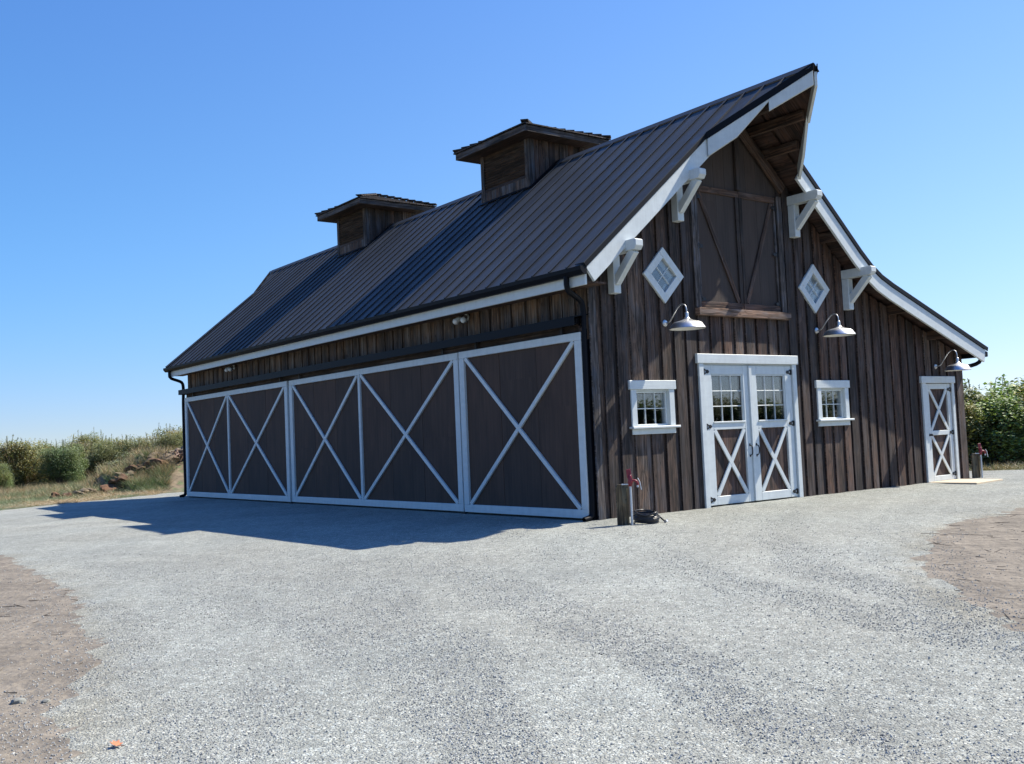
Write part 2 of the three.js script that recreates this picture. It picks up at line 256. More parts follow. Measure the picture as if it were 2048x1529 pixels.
// near ground: one jittered grid, each triangle going to the surface it belongs to
{
  const X0 = -16, X1 = 18, Z0 = -36, Z1 = 14, st = 0.125, nx = Math.round((X1 - X0) / st), nz = Math.round((Z1 - Z0) / st);
  const vx = [], acc = [0, 1, 2].map(() => ({ p: [], u: [], c: [], map: new Map() }));
  for (let j = 0; j <= nz; j++) for (let i = 0; i <= nx; i++) {
    const edge = i === 0 || j === 0 || i === nx || j === nz, x = X0 + i * st + (edge ? 0 : (hash(i, j, 1) - 0.5) * st * 0.6), z = Z0 + j * st + (edge ? 0 : (hash(i, j, 2) - 0.5) * st * 0.6);
    vx.push([x, gy(x, z), z]);
  }
  const idx = [[], [], []];
  const use = (r, k) => { const a = acc[r]; let n = a.map.get(k); if (n !== undefined) return n; n = a.p.length / 3; a.map.set(k, n); const [x, y, z] = vx[k]; a.p.push(x, y, z); a.u.push(x, z);
    // loose coarse stone against packed, dusty fines: wheel tracks and patches
    const tr = track(x, z), pa = fbm(x * 0.9, z * 0.9, 4, 52), near = inPoly(x, z, DIRT_L) || inPoly(x, z, DIRT_R) ? 8 : [0.25, 0.5].reduce((s, o) => s + [[o, 0], [-o, 0], [0, o], [0, -o]].filter(k => inPoly(x + k[0], z + k[1], DIRT_L) || inPoly(x + k[0], z + k[1], DIRT_R)).length, 0), soil = clamp(near / 5, 0, 0.75) * sstep(0.25, 0.6, fbm(x * 5, z * 5, 3, 57)), v = (0.9 + 0.24 * (tr - 0.5) + 0.24 * (pa - 0.5) + 0.2 * (fbm(x * 3.1, z * 3.1, 3, 58) - 0.5)) * (1 - 0.12 * soil);
    const warm = 0.05 * (fbm(x * 0.6 + 7, z * 0.6, 3, 53) - 0.4); a.c.push(v * (0.97 + warm), v * (1 - 0.07 * soil), v * (1.0 - warm - 0.17 * soil)); return n; };
  for (let j = 0; j < nz; j++) for (let i = 0; i < nx; i++) {
    const a = j * (nx + 1) + i, b = a + 1, c = a + nx + 1, d = c + 1;
    for (const t of [[a, c, b], [b, c, d]]) {
      const cx = (vx[t[0]][0] + vx[t[1]][0] + vx[t[2]][0]) / 3, cz = (vx[t[0]][2] + vx[t[1]][2] + vx[t[2]][2]) / 3;
      if (cx > 0.3 && cx < BW - 0.3 && cz < -0.3 && cz > -BL + 0.3) continue;
      const r = region(cx, cz); idx[r].push(...t.map(k => use(r, k)));
    }
  }
  const mk = (r, name, mat, label) => { const g = new THREE.BufferGeometry(); g.setAttribute('position', new THREE.Float32BufferAttribute(acc[r].p, 3)); g.setAttribute('uv', new THREE.Float32BufferAttribute(acc[r].u, 2)); if (mat.vertexColors) g.setAttribute('color', new THREE.Float32BufferAttribute(acc[r].c, 3)); g.setIndex(idx[r]); g.computeVertexNormals(); struct(name, g, mat, label); };
  mk(0, 'gravel_yard', GRAVEL, 'pale grey crushed gravel yard around the barn');
  mk(1, 'bare_dirt', DIRT, 'bare tan dirt patches at both sides of the gravel');
  mk(2, 'grass_verge', TURF, 'dry grassy ground beyond the gravel');
  // the land beyond, out to the horizon
  const p = [], u = [], id = [], xs = [-9000, -3000, -1000, -400, -160, -80, -40, -25, -16.0, -8, 0, 9, 18, 27, 45, 80, 160, 400, 1000, 3000, 9000], zs = [-9000, -3000, -1000, -400, -200, -120, -90, -70, -55, -45, -36, -24, -12, 0, 14, 25, 40, 80, 200, 600, 2000, 9000];
  zs.forEach(z => xs.forEach(x => { const edge = x >= -16 && x <= 18 && z >= -36 && z <= 14; p.push(x, (edge ? gy(x, z) - 0.03 : Math.abs(x) < 200 && Math.abs(z) < 200 ? gy(x, z) : -0.3), z); u.push(x, z); }));
  for (let j = 0; j < zs.length - 1; j++) for (let i = 0; i < xs.length - 1; i++) { if (xs[i] >= -16 && xs[i + 1] <= 18 && zs[j] >= -36 && zs[j + 1] <= 14) continue; const a = j * xs.length + i, b = a + 1, c = a + xs.length, d = c + 1; id.push(a, c, b, b, c, d); }
  const g = new THREE.BufferGeometry(); g.setAttribute('position', new THREE.Float32BufferAttribute(p, 3)); g.setAttribute('uv', new THREE.Float32BufferAttribute(u, 2)); g.setIndex(id); g.computeVertexNormals(); struct('ground', g, TURF, 'open scrubby land reaching to the horizon');
}
// ------------------------------------------------------------------ the barn
const barn = thing('barn', 'large dark weathered wood barn with black ribbed metal roof, white trim and pointed hay hood', 'barn');
const APEX = [3.33, 6.73], ZF = 0.45, ZB = -17.12, HOOD = 1.25;
const PROF = [[-0.44, 3.58], [0.5, 4.365], [1.4, 5.118], [2.3, 5.87], APEX, [6.15, 4.27], [6.45, 4.035], [6.75, 3.86], [7.1, 3.72], [10.34, 2.6]];
const roofY = x => { for (let i = 0; i < PROF.length - 1; i++) if (x <= PROF[i + 1][0]) { const [a, b] = PROF[i], [c, d] = PROF[i + 1]; return b + (d - b) * (x - a) / (c - a); } return PROF[9][1]; };
const KL = [2.245, roofY(2.245)], KR = [4.47, roofY(4.47)];
const LEFT = PROF.slice(0, 5), RIGHT = PROF.slice(4);
// profile moved down square to the roof
function offset(P, d) {
  return P.map((p, i) => { const a = P[Math.max(0, i - 1)], b = P[Math.min(P.length - 1, i + 1)], tx = b[0] - a[0], ty = b[1] - a[1], l = Math.hypot(tx, ty); return [p[0] + ty / l * d, p[1] - tx / l * d]; });
}
const band = (P, d0, d1, cut = true) => { const a = offset(P, d0), b = offset(P, d1); return [...a, ...b.reverse()]; };

// --- openings in the gable: lower and upper edges as functions of x
const XC = 3.41, DIA = [[1.53, 3.62], [5.285, 3.62]], WINX = [1.165, 5.645], WALLTOP = x => roofY(x) - 0.17;
const rect = (x0, x1, y0, y1) => ({ x0, x1, lo: () => y0, hi: () => y1, br: [] });
const OPEN = [
  ...WINX.map(c => rect(c - 0.36, c + 0.36, 1.31, 1.86)),
  ...DIA.map(([x, y]) => ({ x0: x - 0.33, x1: x + 0.33, lo: t => y - 0.33 + Math.abs(t - x), hi: t => y + 0.33 - Math.abs(t - x), br: [x] })),
  rect(2.29, 4.53, -0.2, 2.27), rect(8.65, 9.57, -0.2, 1.95),
  { x0: 2.3, x1: 4.42, lo: () => 3.1, hi: t => WALLTOP(t) - 0.05, br: [3.33] },
];
function cutColumns(x0, x1, yb, top, brks) {               // polygons of a board after taking the openings away
  const cuts = new Set([x0, x1]); for (const b of brks) if (b > x0 && b < x1) cuts.add(b);
  for (const o of OPEN) for (const b of [o.x0, o.x1, ...o.br]) if (b > x0 + 0.004 && b < x1 - 0.004) cuts.add(b);
  const xs = [...cuts].sort((a, b) => a - b), polys = [];
  for (let i = 0; i < xs.length - 1; i++) {
    const a = xs[i], b = xs[i + 1], m = (a + b) / 2, os = OPEN.filter(o => m > o.x0 && m < o.x1).sort((p, q) => p.lo(m) - q.lo(m));
    let la = yb, lb = yb;
    for (const o of os) { if (o.lo(m) > (la + lb) / 2 + 0.02) polys.push([[a, la], [b, lb], [b, o.lo(b - 1e-6)], [a, o.lo(a + 1e-6)]]); la = o.hi(a + 1e-6); lb = o.hi(b - 1e-6); }
    if (top(m) > (la + lb) / 2 + 0.02) polys.push([[a, la], [b, lb], [b, top(b)], [a, top(a)]]);
  }
  return polys;
}
{
  const wall = mesh('gable_wall', (() => { const g = []; const xs = [0.02, 1, 2, 3.33, 4, 5, 6.15, 6.45, 6.75, 7.1, 8, 9, BW - 0.02]; for (let i = 0; i < xs.length - 1; i++) for (const q of cutColumns(xs[i], xs[i + 1], -0.3, WALLTOP, [3.33])) g.push(slab(q, -0.14, -0.025, 0)); return g; })(), wood(0.13, 0.1, 0.085), barn);
  let x = 0, i = 0;
  while (x < BW - 0.02) {
    const raised = i % 2 === 0; let w = raised ? rr(0.13, 0.2) : rr(0.09, 0.15); if (i === 0) w = 0.1; if (x + w > BW - 0.06) w = BW - x;
    const a = raised ? x - 0.018 : x, b = raised ? x + w + 0.018 : x + w;
    const polys = cutColumns(Math.max(a, -0.025), Math.min(b, BW + 0.02), -0.12 + rr(-0.02, 0.02), WALLTOP, [3.33, 6.15, 6.45, 6.75, 7.1]);
    const z = raised ? [0.004 + rr(0, 0.004), 0.028 + rr(0, 0.008)] : [-0.025, 0.001 + rr(-0.004, 0.002)];
    const bm = i === 0 ? GREYW : pick(BOARDS), runs = [];    // pieces that touch are one board, pieces over and under an opening are two
    for (const p of polys) { const r = runs.find(r => r.some(k => Math.abs(k[1][0] - p[0][0]) < 1e-6 && Math.min(k[2][1], p[3][1]) - Math.max(k[1][1], p[0][1]) > 0.01)); r ? r.push(p) : runs.push([p]); }
    for (const r of runs) mesh('board', r.map(p => slab(p, z[0], z[1], r.length > 1 ? 0 : 0.003)), bm, wall);
    x += w; i++;
  }
  // other walls
  mesh('rear_wall', slab([[0.02, -0.3], [BW - 0.02, -0.3], [BW - 0.02, WALLTOP(BW)], [6.6, WALLTOP(6.6)], [3.33, WALLTOP(3.33)], [0.5, WALLTOP(0.5)], [0.02, WALLTOP(0.02)]], -BL, -BL + 0.12, 0), BOARDS[1], barn);
  mesh('right_wall', bx(BW - 0.14, BW - 0.002, -0.3, 2.6, -BL + 0.12, -0.141, 0), BOARDS[4], barn);
  mesh('corner_board', bx(BW - 0.001, BW + 0.03, -0.1, 2.36, -0.2, -0.026, 0.003), BOARDS[4], barn);
  mesh('floor_slab', bx(0.15, BW - 0.15, -0.3, 0.012, -BL + 0.13, -0.15, 0), CONCRETE, barn);
  const side = mesh('side_wall', [bx(0.03, 0.14, -0.3, 3.87, -BL + 0.12, -0.141, 0)], wood(0.13, 0.1, 0.085), barn);
  let z = -0.0; i = 0;
  while (z > -BL + 0.05) {                                  // the boards above the sliding doors
    const w = Math.min(i % 2 === 0 ? rr(0.16, 0.24) : rr(0.1, 0.16), z + BL), up = i % 2 === 0;
    mesh('board', bx(up ? -0.022 - rr(0, 0.006) : 0.0 - rr(0, 0.004), 0.028, 2.6, 3.45, z - w + (up ? -0.015 : 0.002), z + (up ? (i ? 0.015 : -0.03) : -0.002), 0.003), pick(SIDEB), side);
    z -= w; i++;
  }
  mesh('corner_trim', [bx(-0.05, 0.03, -0.1, 2.76, -0.16, -0.03, 0.004)], BLACKM, barn);
  mesh('corner_trim', [bx(-0.05, 0.03, -0.1, 2.76, -BL, -BL + 0.1, 0.004)], BLACKM, barn);
  // rake boards lying on the wall under the hood
  for (const s of [-1, 1]) mesh('rake_board', bar([3.33 + s * 0.07, 6.28, 0.07], [3.33 + s * 1.2, 6.28 - 1.13 * 0.885, 0.07], 0.17, 0.06), BROWNW, barn);
}
// --- roof
{
  const roof = group('roof', barn);
  const deckL = band(LEFT, 0.018, 0.085), deckR = band(RIGHT, 0.018, 0.085);
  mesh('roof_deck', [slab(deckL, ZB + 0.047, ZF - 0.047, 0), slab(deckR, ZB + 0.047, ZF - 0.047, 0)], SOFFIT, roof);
  // sheathing of the two hoods
  const hoodDeck = (K, zf, dir) => { const t = 0.018, b = 0.085; const P = [[K[0], K[1], zf], [APEX[0], APEX[1], zf], [APEX[0], APEX[1], zf + dir * HOOD]]; const pos = [], uv = []; const lo = P.map(p => [p[0], p[1] - b * 1.3, p[2]]), up = P.map(p => [p[0], p[1] - t * 1.3, p[2]]);
    const f = (a, c, d) => { for (const q of [a, c, d]) { pos.push(...q); uv.push(q[2], Math.hypot(q[0] - K[0], q[1] - K[1])); } };
    f(lo[0], lo[1], lo[2]); f(up[0], up[2], up[1]); for (let k = 0; k < 3; k++) { const m = (k + 1) % 3; f(lo[k], up[k], up[m]); f(lo[k], up[m], lo[m]); } return rawGeo(pos, uv); };
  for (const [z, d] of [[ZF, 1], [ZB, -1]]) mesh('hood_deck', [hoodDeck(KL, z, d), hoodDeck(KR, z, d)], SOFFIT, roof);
  // standing-seam sheets: thin closed strips with one rib, following the profile
  const PITCH = 0.392;
  function sheet(P, zA, zB, startA, startB) {               // startA/B: profile (from ridge end) cut point at each edge or null
    const pos = [], uv = [], n = P.length; let s = 0; const S = P.map((p, i) => i ? (s += Math.hypot(p[0] - P[i - 1][0], p[1] - P[i - 1][1])) : 0);
    const quad = (a, b, c, d, ua, ub, uc, ud) => { pos.push(...a, ...b, ...c, ...a, ...c, ...d); uv.push(...ua, ...ub, ...uc, ...ua, ...uc, ...ud); };
    const run = (Q, z0, z1, up, dn, SS) => { const T = offset(Q, -up), B = offset(Q, dn); for (let i = 0; i < Q.length - 1; i++) {
      const a0 = [T[i][0], T[i][1], z0], a1 = [T[i][0], T[i][1], z1], b0 = [T[i + 1][0], T[i + 1][1], z0], b1 = [T[i + 1][0], T[i + 1][1], z1];
      quad(a0, a1, b1, b0, [z0, SS[i]], [z1, SS[i]], [z1, SS[i + 1]], [z0, SS[i + 1]]);
      for (const [zz, fl] of [[z0, 0], [z1, 1]]) { const p = [T[i][0], T[i][1], zz], q = [T[i + 1][0], T[i + 1][1], zz], r = [B[i + 1][0], B[i + 1][1], zz], t = [B[i][0], B[i][1], zz]; fl ? quad(p, t, r, q, [0, 0], [0, .01], [.1, .01], [.1, 0]) : quad(p, q, r, t, [0, 0], [.1, 0], [.1, .01], [0, .01]); }
    } for (const k of [0, Q.length - 1]) quad([T[k][0], T[k][1], z0], [B[k][0], B[k][1], z0], [B[k][0], B[k][1], z1], [T[k][0], T[k][1], z1], [0, 0], [0, .01], [.1, .01], [.1, 0]); };
    run(P, zA - 0.012, zB, 0, 0.014, S); run(P, zB + 0.013, zB, 0.0215, -0.0004, S); run(P, zB + 0.036, zB - 0.002, 0.027, -0.0216, S);
    return rawGeo(pos, uv);
  }
  const right = RIGHT.slice().reverse();                    // eave -> ridge like LEFT
  const nsheet = Math.round((ZF - ZB) / PITCH);
  for (const [P, flip] of [[LEFT, 0], [right, 1]]) for (let i = 0; i < nsheet; i++) { const z1 = ZF - i * PITCH, z0 = Math.max(ZB, z1 - PITCH); const m = mesh('roof_panel', sheet(P, z1, z0, null, null), ROOF[Math.floor(rnd() * 3)], roof); }
  // hood sheets: each shorter than the last
  for (const [zf, dir] of [[ZF, 1], [ZB, -1]]) for (const K of [KL, KR]) {
    const lerpK = t => [K[0] + (APEX[0] - K[0]) * t, K[1] + (APEX[1] - K[1]) * t];
    const n = Math.ceil(HOOD / PITCH);
    for (let i = 0; i < n; i++) {
      const a = i * PITCH, b = Math.min(HOOD - 0.01, a + PITCH), pa = lerpK(a / HOOD), pb = lerpK(b / HOOD), za = zf + dir * a, zb = zf + dir * b, up = 0.0, t = 0.016;
      const pos = [], uv = [], T = [[pa[0], pa[1], za], [pb[0], pb[1], zb], [APEX[0], APEX[1], zb], [APEX[0], APEX[1], za]], Bq = T.map(q => [q[0], q[1] - t, q[2]]);
      const f = (p, q, r) => { for (const k of [p, q, r]) { pos.push(...k); uv.push(k[2], Math.hypot(k[0], k[1])); } };
      f(T[0], T[1], T[2]); f(T[0], T[2], T[3]); f(Bq[0], Bq[2], Bq[1]); f(Bq[0], Bq[3], Bq[2]); for (let k = 0; k < 4; k++) { const m = (k + 1) % 4; f(T[k], Bq[k], Bq[m]); f(T[k], Bq[m], T[m]); }
      const nrm = K === KL ? [-0.67, 0.74, 0] : [0.67, 0.74, 0];
      const rib = bar([pa[0], pa[1] + 0.012, za], [APEX[0], APEX[1] + 0.012, za], 0.022, 0.034, nrm, 0.003);
      mesh('roof_panel', [rawGeo(pos, uv), rib], ROOF[1], roof);
    }
  }
  // ridge cap
  mesh('ridge_cap', [-1, 1].map(s => bar([3.33 + s * 0.07, 6.73 - 0.062 + 0.035, ZB - HOOD], [3.33 + s * 0.07, 6.73 - 0.062 + 0.035, ZF + HOOD], 0.17, 0.008, [s * 0.67, 0.74, 0], 0.002)), ROOF[0], roof);
  // metal trim along the rakes
  for (const z of [[ZF - 0.17, ZF + 0.02], [ZB - 0.02, ZB + 0.17]]) {
    const L2 = [...LEFT.slice(0, 3), KL], R2 = [KR, ...RIGHT.slice(1)];
    for (const P of [L2, R2]) mesh('rake_trim', slab(band(P, -0.042, -0.030), z[0], z[1], 0), ROOF[1], roof);
    const zo = z[0] > -5 ? [ZF + 0.001, ZF + 0.02] : [ZB - 0.02, ZB - 0.001];
    for (const P of [L2, R2]) mesh('rake_edge', slab(band(P, -0.030, 0.036), ...zo, 0), BLACKM, roof);
  }
  // white rake fascia
  for (const z of [[ZF - 0.045, ZF], [ZB, ZB + 0.045]]) {
    const L2 = [[-0.44, 3.58], [0.5, 4.365], [1.4, 5.118], [2.3, roofY(2.3)]], R2 = [[4.62, roofY(4.62)], ...RIGHT.slice(1, 5), [10.3, roofY(10.3)]];
    const bl = band(L2, 0.04, 0.285), br = band(R2, 0.04, 0.285);
    const lv = bl.map(p => [Math.max(p[0], -0.41), p[1]]);
    mesh('rake_fascia', slab(lv, ...z, 0.004), WHITE, barn); mesh('rake_fascia', slab(br, ...z, 0.004), WHITE, barn);
  }
  // hood fascia boards: from the kink out to the tip
  for (const [zf, dir] of [[ZF, 1], [ZB, -1]]) for (const [K, s] of [[KL, 1], [KR, -1]]) {
    const dx = APEX[0] - K[0], dz = dir * HOOD, L = Math.hypot(dx, dz), rise = (APEX[1] - K[1]) / L, top = t => K[1] + t * rise;
    const P = (a, d) => [a * L, top(a * L) - d];
    const place = g => { const X = new THREE.Vector3(dx / L, 0, dz / L), Y = new THREE.Vector3(0, 1, 0), Z = new THREE.Vector3().crossVectors(X, Y); return g.applyMatrix4(new THREE.Matrix4().makeBasis(X, Y, Z).setPosition(K[0], 0, zf)); };
    const out = s * dir > 0 ? 1 : -1, zz = out > 0 ? [0, 0.045] : [-0.045, 0], zk = out > 0 ? [0.0452, 0.06] : [-0.06, -0.0452];
    mesh('hood_fascia', place(slab([P(0.0, 0.088), P(0.575, 0.088), P(0.575, 0.12), P(0.27, 0.35), P(0.0, 0.36)], ...zz, 0.003)), WHITE, barn);
    mesh('hood_fascia', place(slab([P(0.576, 0.088), P(0.985, 0.088), P(0.985, 0.31), P(0.576, 0.27)], ...zz, 0.003)), WHITE, barn);
    mesh('hood_edge', place(slab([P(-0.01, -0.025), P(0.992, -0.025), P(0.992, 0.085), P(-0.01, 0.085)], ...zk, 0.002)), BLACKM, barn);
  }
  // framing seen under the front hood
  const frame = group('hood_framing', barn);
  mesh('ridge_beam', bx(3.28, 3.38, 6.36, 6.58, -0.1, ZF + HOOD - 0.35, 0.004, 'z'), BROWNW, frame);
  for (const s of [-1, 1]) for (const t of [0.32, 0.66]) { const xx = 3.33 + s * (1.1 * t + 0.05), yy = roofY(xx) - 0.2; mesh('lookout', bx(xx - 0.045, xx + 0.045, yy - 0.09, yy + 0.06, -0.1, ZF + HOOD * (1 - t) - 0.12, 0.004, 'z'), BROWNW, frame); }
  for (const xx of [7.6, 8.9, 5.6, 1.2]) { const yy = roofY(xx) - 0.21; mesh('lookout', bx(xx - 0.045, xx + 0.045, yy - 0.09, yy + 0.08, -0.1, ZF - 0.05, 0.004, 'z'), BROWNW, frame); }
  // left eave: fascia, soffit, gutter
  mesh('eave_fascia', bx(-0.40, -0.36, 3.315, 3.52, ZB, ZF - 0.046, 0.004, 'z'), WHITE, barn);
  mesh('soffit', bx(-0.355, 0.0, 3.345, 3.37, ZB + 0.05, ZF - 0.05, 0, 'z'), BROWNW, barn);
  const gut = new THREE.Shape([[-0.405, 3.455], [-0.47, 3.455], [-0.52, 3.51], [-0.525, 3.565], [-0.505, 3.565], [-0.5, 3.52], [-0.46, 3.468], [-0.415, 3.468], [-0.415, 3.56], [-0.405, 3.56]].map(p => new THREE.Vector2(...p)));
  const gg = new THREE.ExtrudeGeometry(gut, { depth: ZF - ZB + 0.02, bevelEnabled: false }).translate(0, 0, ZB - 0.02);
  mesh('gutter', [gg, slab([[-0.405, 3.455], [-0.47, 3.455], [-0.52, 3.51], [-0.525, 3.565], [-0.405, 3.56]], ZF + 0.001, ZF + 0.012, 0)], BLACKM, barn);
  const dsp = (zb, zw) => [tube([[-0.46, 3.47, zb], [-0.46, 3.33, zb], [-0.44, 3.28, zb], [-0.12, 3.16, zw], [-0.085, 3.1, zw], [-0.085, 2.5, zw], [-0.085, 1, zw], [-0.085, 0.16, zw], [-0.1, 0.06, zw], [-0.24, 0.02, zw]], 0.042, 70, 10)];
  mesh('downspout', dsp(0.08, -0.035), BLACKM, barn);
  mesh('downspout', dsp(-16.8, -16.85), BLACKM, barn);
  // right eave
  mesh('eave_fascia', bx(10.2, 10.24, 2.46, 2.53, ZB, -0.4, 0.004, 'z'), BROWNW, barn);
  mesh('gutter', bx(10.245, 10.35, 2.45, 2.56, ZB, ZF + 0.01, 0.015, 'z'), BLACKM, barn);
  mesh('downspout', tube([[10.34, 2.48, 0.3], [10.34, 2.4, 0.3], [10.31, 2.34, 0.26], [10.17, 2.22, -0.1], [10.13, 2.1, -0.16], [10.13, 0.1, -0.16]], 0.042, 40, 10), BLACKM, barn);
}
// --- white knee brackets
for (const [x, y, label] of [[0.44, 3.27], [1.86, 4.475], [4.76, 4.475], [6.2, 3.275]]) {
  const b = group('bracket', barn), top = y + 0.72;
  mesh('post', bx(x - 0.07, x + 0.07, y, top - 0.16, 0.035, 0.17, 0.006), WHITE, b);
  mesh('beam', slab([[0.0, top - 0.155], [0.5, top - 0.155], [0.62, top - 0.155], [0.66, top - 0.1], [0.66, top - 0.02], [0.63, top], [0.0, top]], x - 0.073, x + 0.073, 0.004).rotateY(-Math.PI / 2).translate(0, 0, 0), WHITE, b);
  b.children[1].geometry.applyMatrix4(new THREE.Matrix4()); // local x became z, local z became -x
  b.children[1].geometry.scale(-1, 1, 1); flip(b.children[1].geometry);
  mesh('brace', bar([x, y + 0.16, 0.15], [x, top - 0.15, 0.55], 0.118, 0.1, [1, 0, 0], 0.005), WHITE, b);
}
function flip(g) { const ix = g.index; if (ix) { for (let i = 0; i < ix.count; i += 3) { const t = ix.getX(i); ix.setX(i, ix.getX(i + 1)); ix.setX(i + 1, t); } } else for (const n of ['position', 'uv', 'normal']) { const a = g.attributes[n], k = a.itemSize; for (let i = 0; i < a.count; i += 3) for (let c = 0; c < k; c++) { const t = a.array[i * k + c]; a.array[i * k + c] = a.array[(i + 1) * k + c]; a.array[(i + 1) * k + c] = t; } } g.computeVertexNormals(); }

// --- sliding doors on the long side
{
  const FX = -0.145, H0 = 0.03, H1 = 2.708;
  // y-z face pieces: [z0, z1] along the wall
  const pc = (name, z0, z1, y0, y1, x0, x1, mat, p, grain = 'y') => mesh(name, bx(x0, x1, y0, y1, z0, z1, 0.005, grain), mat, p);
  function door(label, bays, fx) {
    const d = group('sliding_door', barn); d.userData = { label };
    const zA = bays[0][0], zB = bays[bays.length - 1][1], b = fx + 0.085;
    pc('rail', zA, zB, H1 - 0.115, H1, fx, b, WHITE, d, 'z'); pc('rail', zA, zB, H0, H0 + 0.125, fx, b, WHITE, d, 'z');
    pc('stile', zA, zA - 0.14, H0 + 0.126, H1 - 0.116, fx, b, WHITE, d); pc('stile', zB + 0.14, zB, H0 + 0.126, H1 - 0.116, fx, b, WHITE, d);
    bays.forEach(([a, z], i) => {
      const p = i === 0 ? a - 0.141 : a - 0.041, q = i === bays.length - 1 ? z + 0.141 : z + 0.041;
      if (i > 0) pc('mullion', a + 0.04, a - 0.04, H0 + 0.126, H1 - 0.116, fx + 0.004, b, WHITE, d);
      const n = 3, w = (p - q) / n;
      for (let k = 0; k < n; k++) pc('panel', p - k * w - 0.003, p - (k + 1) * w + 0.003, H0 + 0.1, H1 - 0.1, fx + 0.038 + rr(0, 0.004), b - 0.012, PLY[(k + i) % 3], d);
      const X = fx + 0.02;
      mesh('brace', bar([X, H0 + 0.13, p - 0.03], [X, H1 - 0.12, q + 0.03], 0.068, 0.036, [1, 0, 0]), WHITE, d);
      mesh('brace', bar([X + 0.003, H0 + 0.13, q + 0.03], [X + 0.003, H1 - 0.12, p - 0.03], 0.068, 0.036, [1, 0, 0]), WHITE, d);
    });
  }
  door('nearest sliding door with a single cross brace', [[-0.05, -3.17]], FX);
  door('middle sliding door with two cross braced bays', [[-3.23, -6.73], [-6.73, -9.92]], FX + 0.02);
  door('far sliding door with two cross braced bays', [[-9.99, -13.5], [-13.5, -16.58]], FX);
  const tr = group('door_track', barn);
  mesh('track_cover', slab([[0, 2.97], [-0.12, 2.955], [-0.275, 2.93], [-0.275, 2.80], [-0.262, 2.80], [-0.262, 2.918], [-0.12, 2.94], [0, 2.955]], -16.68, -0.02, 0), BLACKM, tr);
  mesh('track_rail', bx(-0.16, -0.07, 2.83, 2.93, -16.5, -0.1, 0.01, 'z'), BLACKM, tr);
  mesh('header_board', bx(-0.06, -0.03, 2.62, 2.93, -16.66, -0.17, 0.003, 'z'), BOARDS[4], tr);
  mesh('track_end', bx(-0.26, -0.03, 2.80, 2.93, -16.7, -16.681, 0.003), BLACKM, tr);
  for (const z of [-0.5, -2.7, -3.7, -9.4, -10.4, -16]) mesh('roller_hanger', bx(-0.12, -0.1, 2.705, 2.85, z - 0.03, z + 0.03, 0.004), IRON, tr);
  mesh('end_stop', [bx(-0.13, -0.07, 2.72, 2.77, -0.09, -0.03, 0.004), bx(-0.12, -0.09, 2.77, 2.8, -0.11, -0.08, 0.004)], BOARDS[6], tr);
  for (const z of [-3.2, -9.95]) mesh('guide_block', bx(-0.16, -0.1, -0.02, 0.03, z - 0.05, z + 0.05, 0.004), IRON, tr);
}
// --- glazed openings
function glazing(parent, x0, x1, y0, y1, nx, ny, z, mw = 0.018) {
  const w = (x1 - x0) / nx, h = (y1 - y0) / ny;
  for (let i = 0; i < nx; i++) for (let j = 0; j < ny; j++) {
    const a = x0 + i * w + mw / 2, b = x0 + (i + 1) * w - mw / 2, c = y0 + j * h + mw / 2, d = y0 + (j + 1) * h - mw / 2, tilt = rr(-0.0025, 0.0025), tl = rr(-0.0025, 0.0025);
    const g = [z, z - 0.018].map(zz => { const q = new THREE.PlaneGeometry(b - a, d - c); q.rotateX(tilt); q.rotateY(tl); q.translate((a + b) / 2, (c + d) / 2, zz); return q.toNonIndexed(); });
    mesh('pane', g, GLASS, parent);
  }
  for (let i = 1; i < nx; i++) mesh('muntin', bx(x0 + i * w - mw / 2, x0 + i * w + mw / 2, y0, y1, z - 0.022, z + 0.006, 0.003), WHITE, parent);
  for (let j = 1; j < ny; j++) mesh('muntin', bx(x0, x1, y0 + j * h - mw / 2, y0 + j * h + mw / 2, z - 0.021, z + 0.005, 0.003, 'x'), WHITE, parent);
}
function frameRect(parent, x0, x1, y0, y1, w, z0, z1, name = 'sash') {
  mesh(name, [bx(x0, x0 + w, y0, y1, z0, z1, 0.004), bx(x1 - w, x1, y0, y1, z0, z1, 0.004), bx(x0 + w, x1 - w, y0, y0 + w, z0, z1, 0.004, 'x'), bx(x0 + w, x1 - w, y1 - w, y1, z0, z1, 0.004, 'x')], WHITE, parent);
}
for (const [c, lab] of [[WINX[0], 'square window left of the double door'], [WINX[1], 'square window right of the double door']]) {
  const w = group('window', barn); w.userData = { label: lab };
  mesh('head_casing', bx(c - 0.49, c + 0.49, 1.865, 2.0, 0.03, 0.075, 0.005, 'x'), WHITE, w);
  for (const s of [-1, 1]) mesh('side_casing', bx(c + s * 0.455, c + s * 0.345, 1.315, 1.864, 0.03, 0.062, 0.005), WHITE, w);
  mesh('sill', bx(c - 0.5, c + 0.5, 1.28, 1.314, -0.02, 0.125, 0.006, 'x'), WHITE, w);
  mesh('apron', bx(c - 0.455, c + 0.455, 1.195, 1.279, 0.03, 0.06, 0.005, 'x'), WHITE, w);
  mesh('jamb', [bx(c - 0.36, c - 0.343, 1.315, 1.86, -0.12, 0.031, 0), bx(c + 0.343, c + 0.36, 1.315, 1.86, -0.12, 0.031, 0), bx(c - 0.343, c + 0.343, 1.845, 1.862, -0.12, 0.031, 0, 'x')], WHITE, w);
  frameRect(w, c - 0.342, c + 0.342, 1.315, 1.844, 0.03, -0.06, 0.002);
  glazing(w, c - 0.312, c + 0.312, 1.345, 1.814, 3, 2, -0.02, 0.013);
}
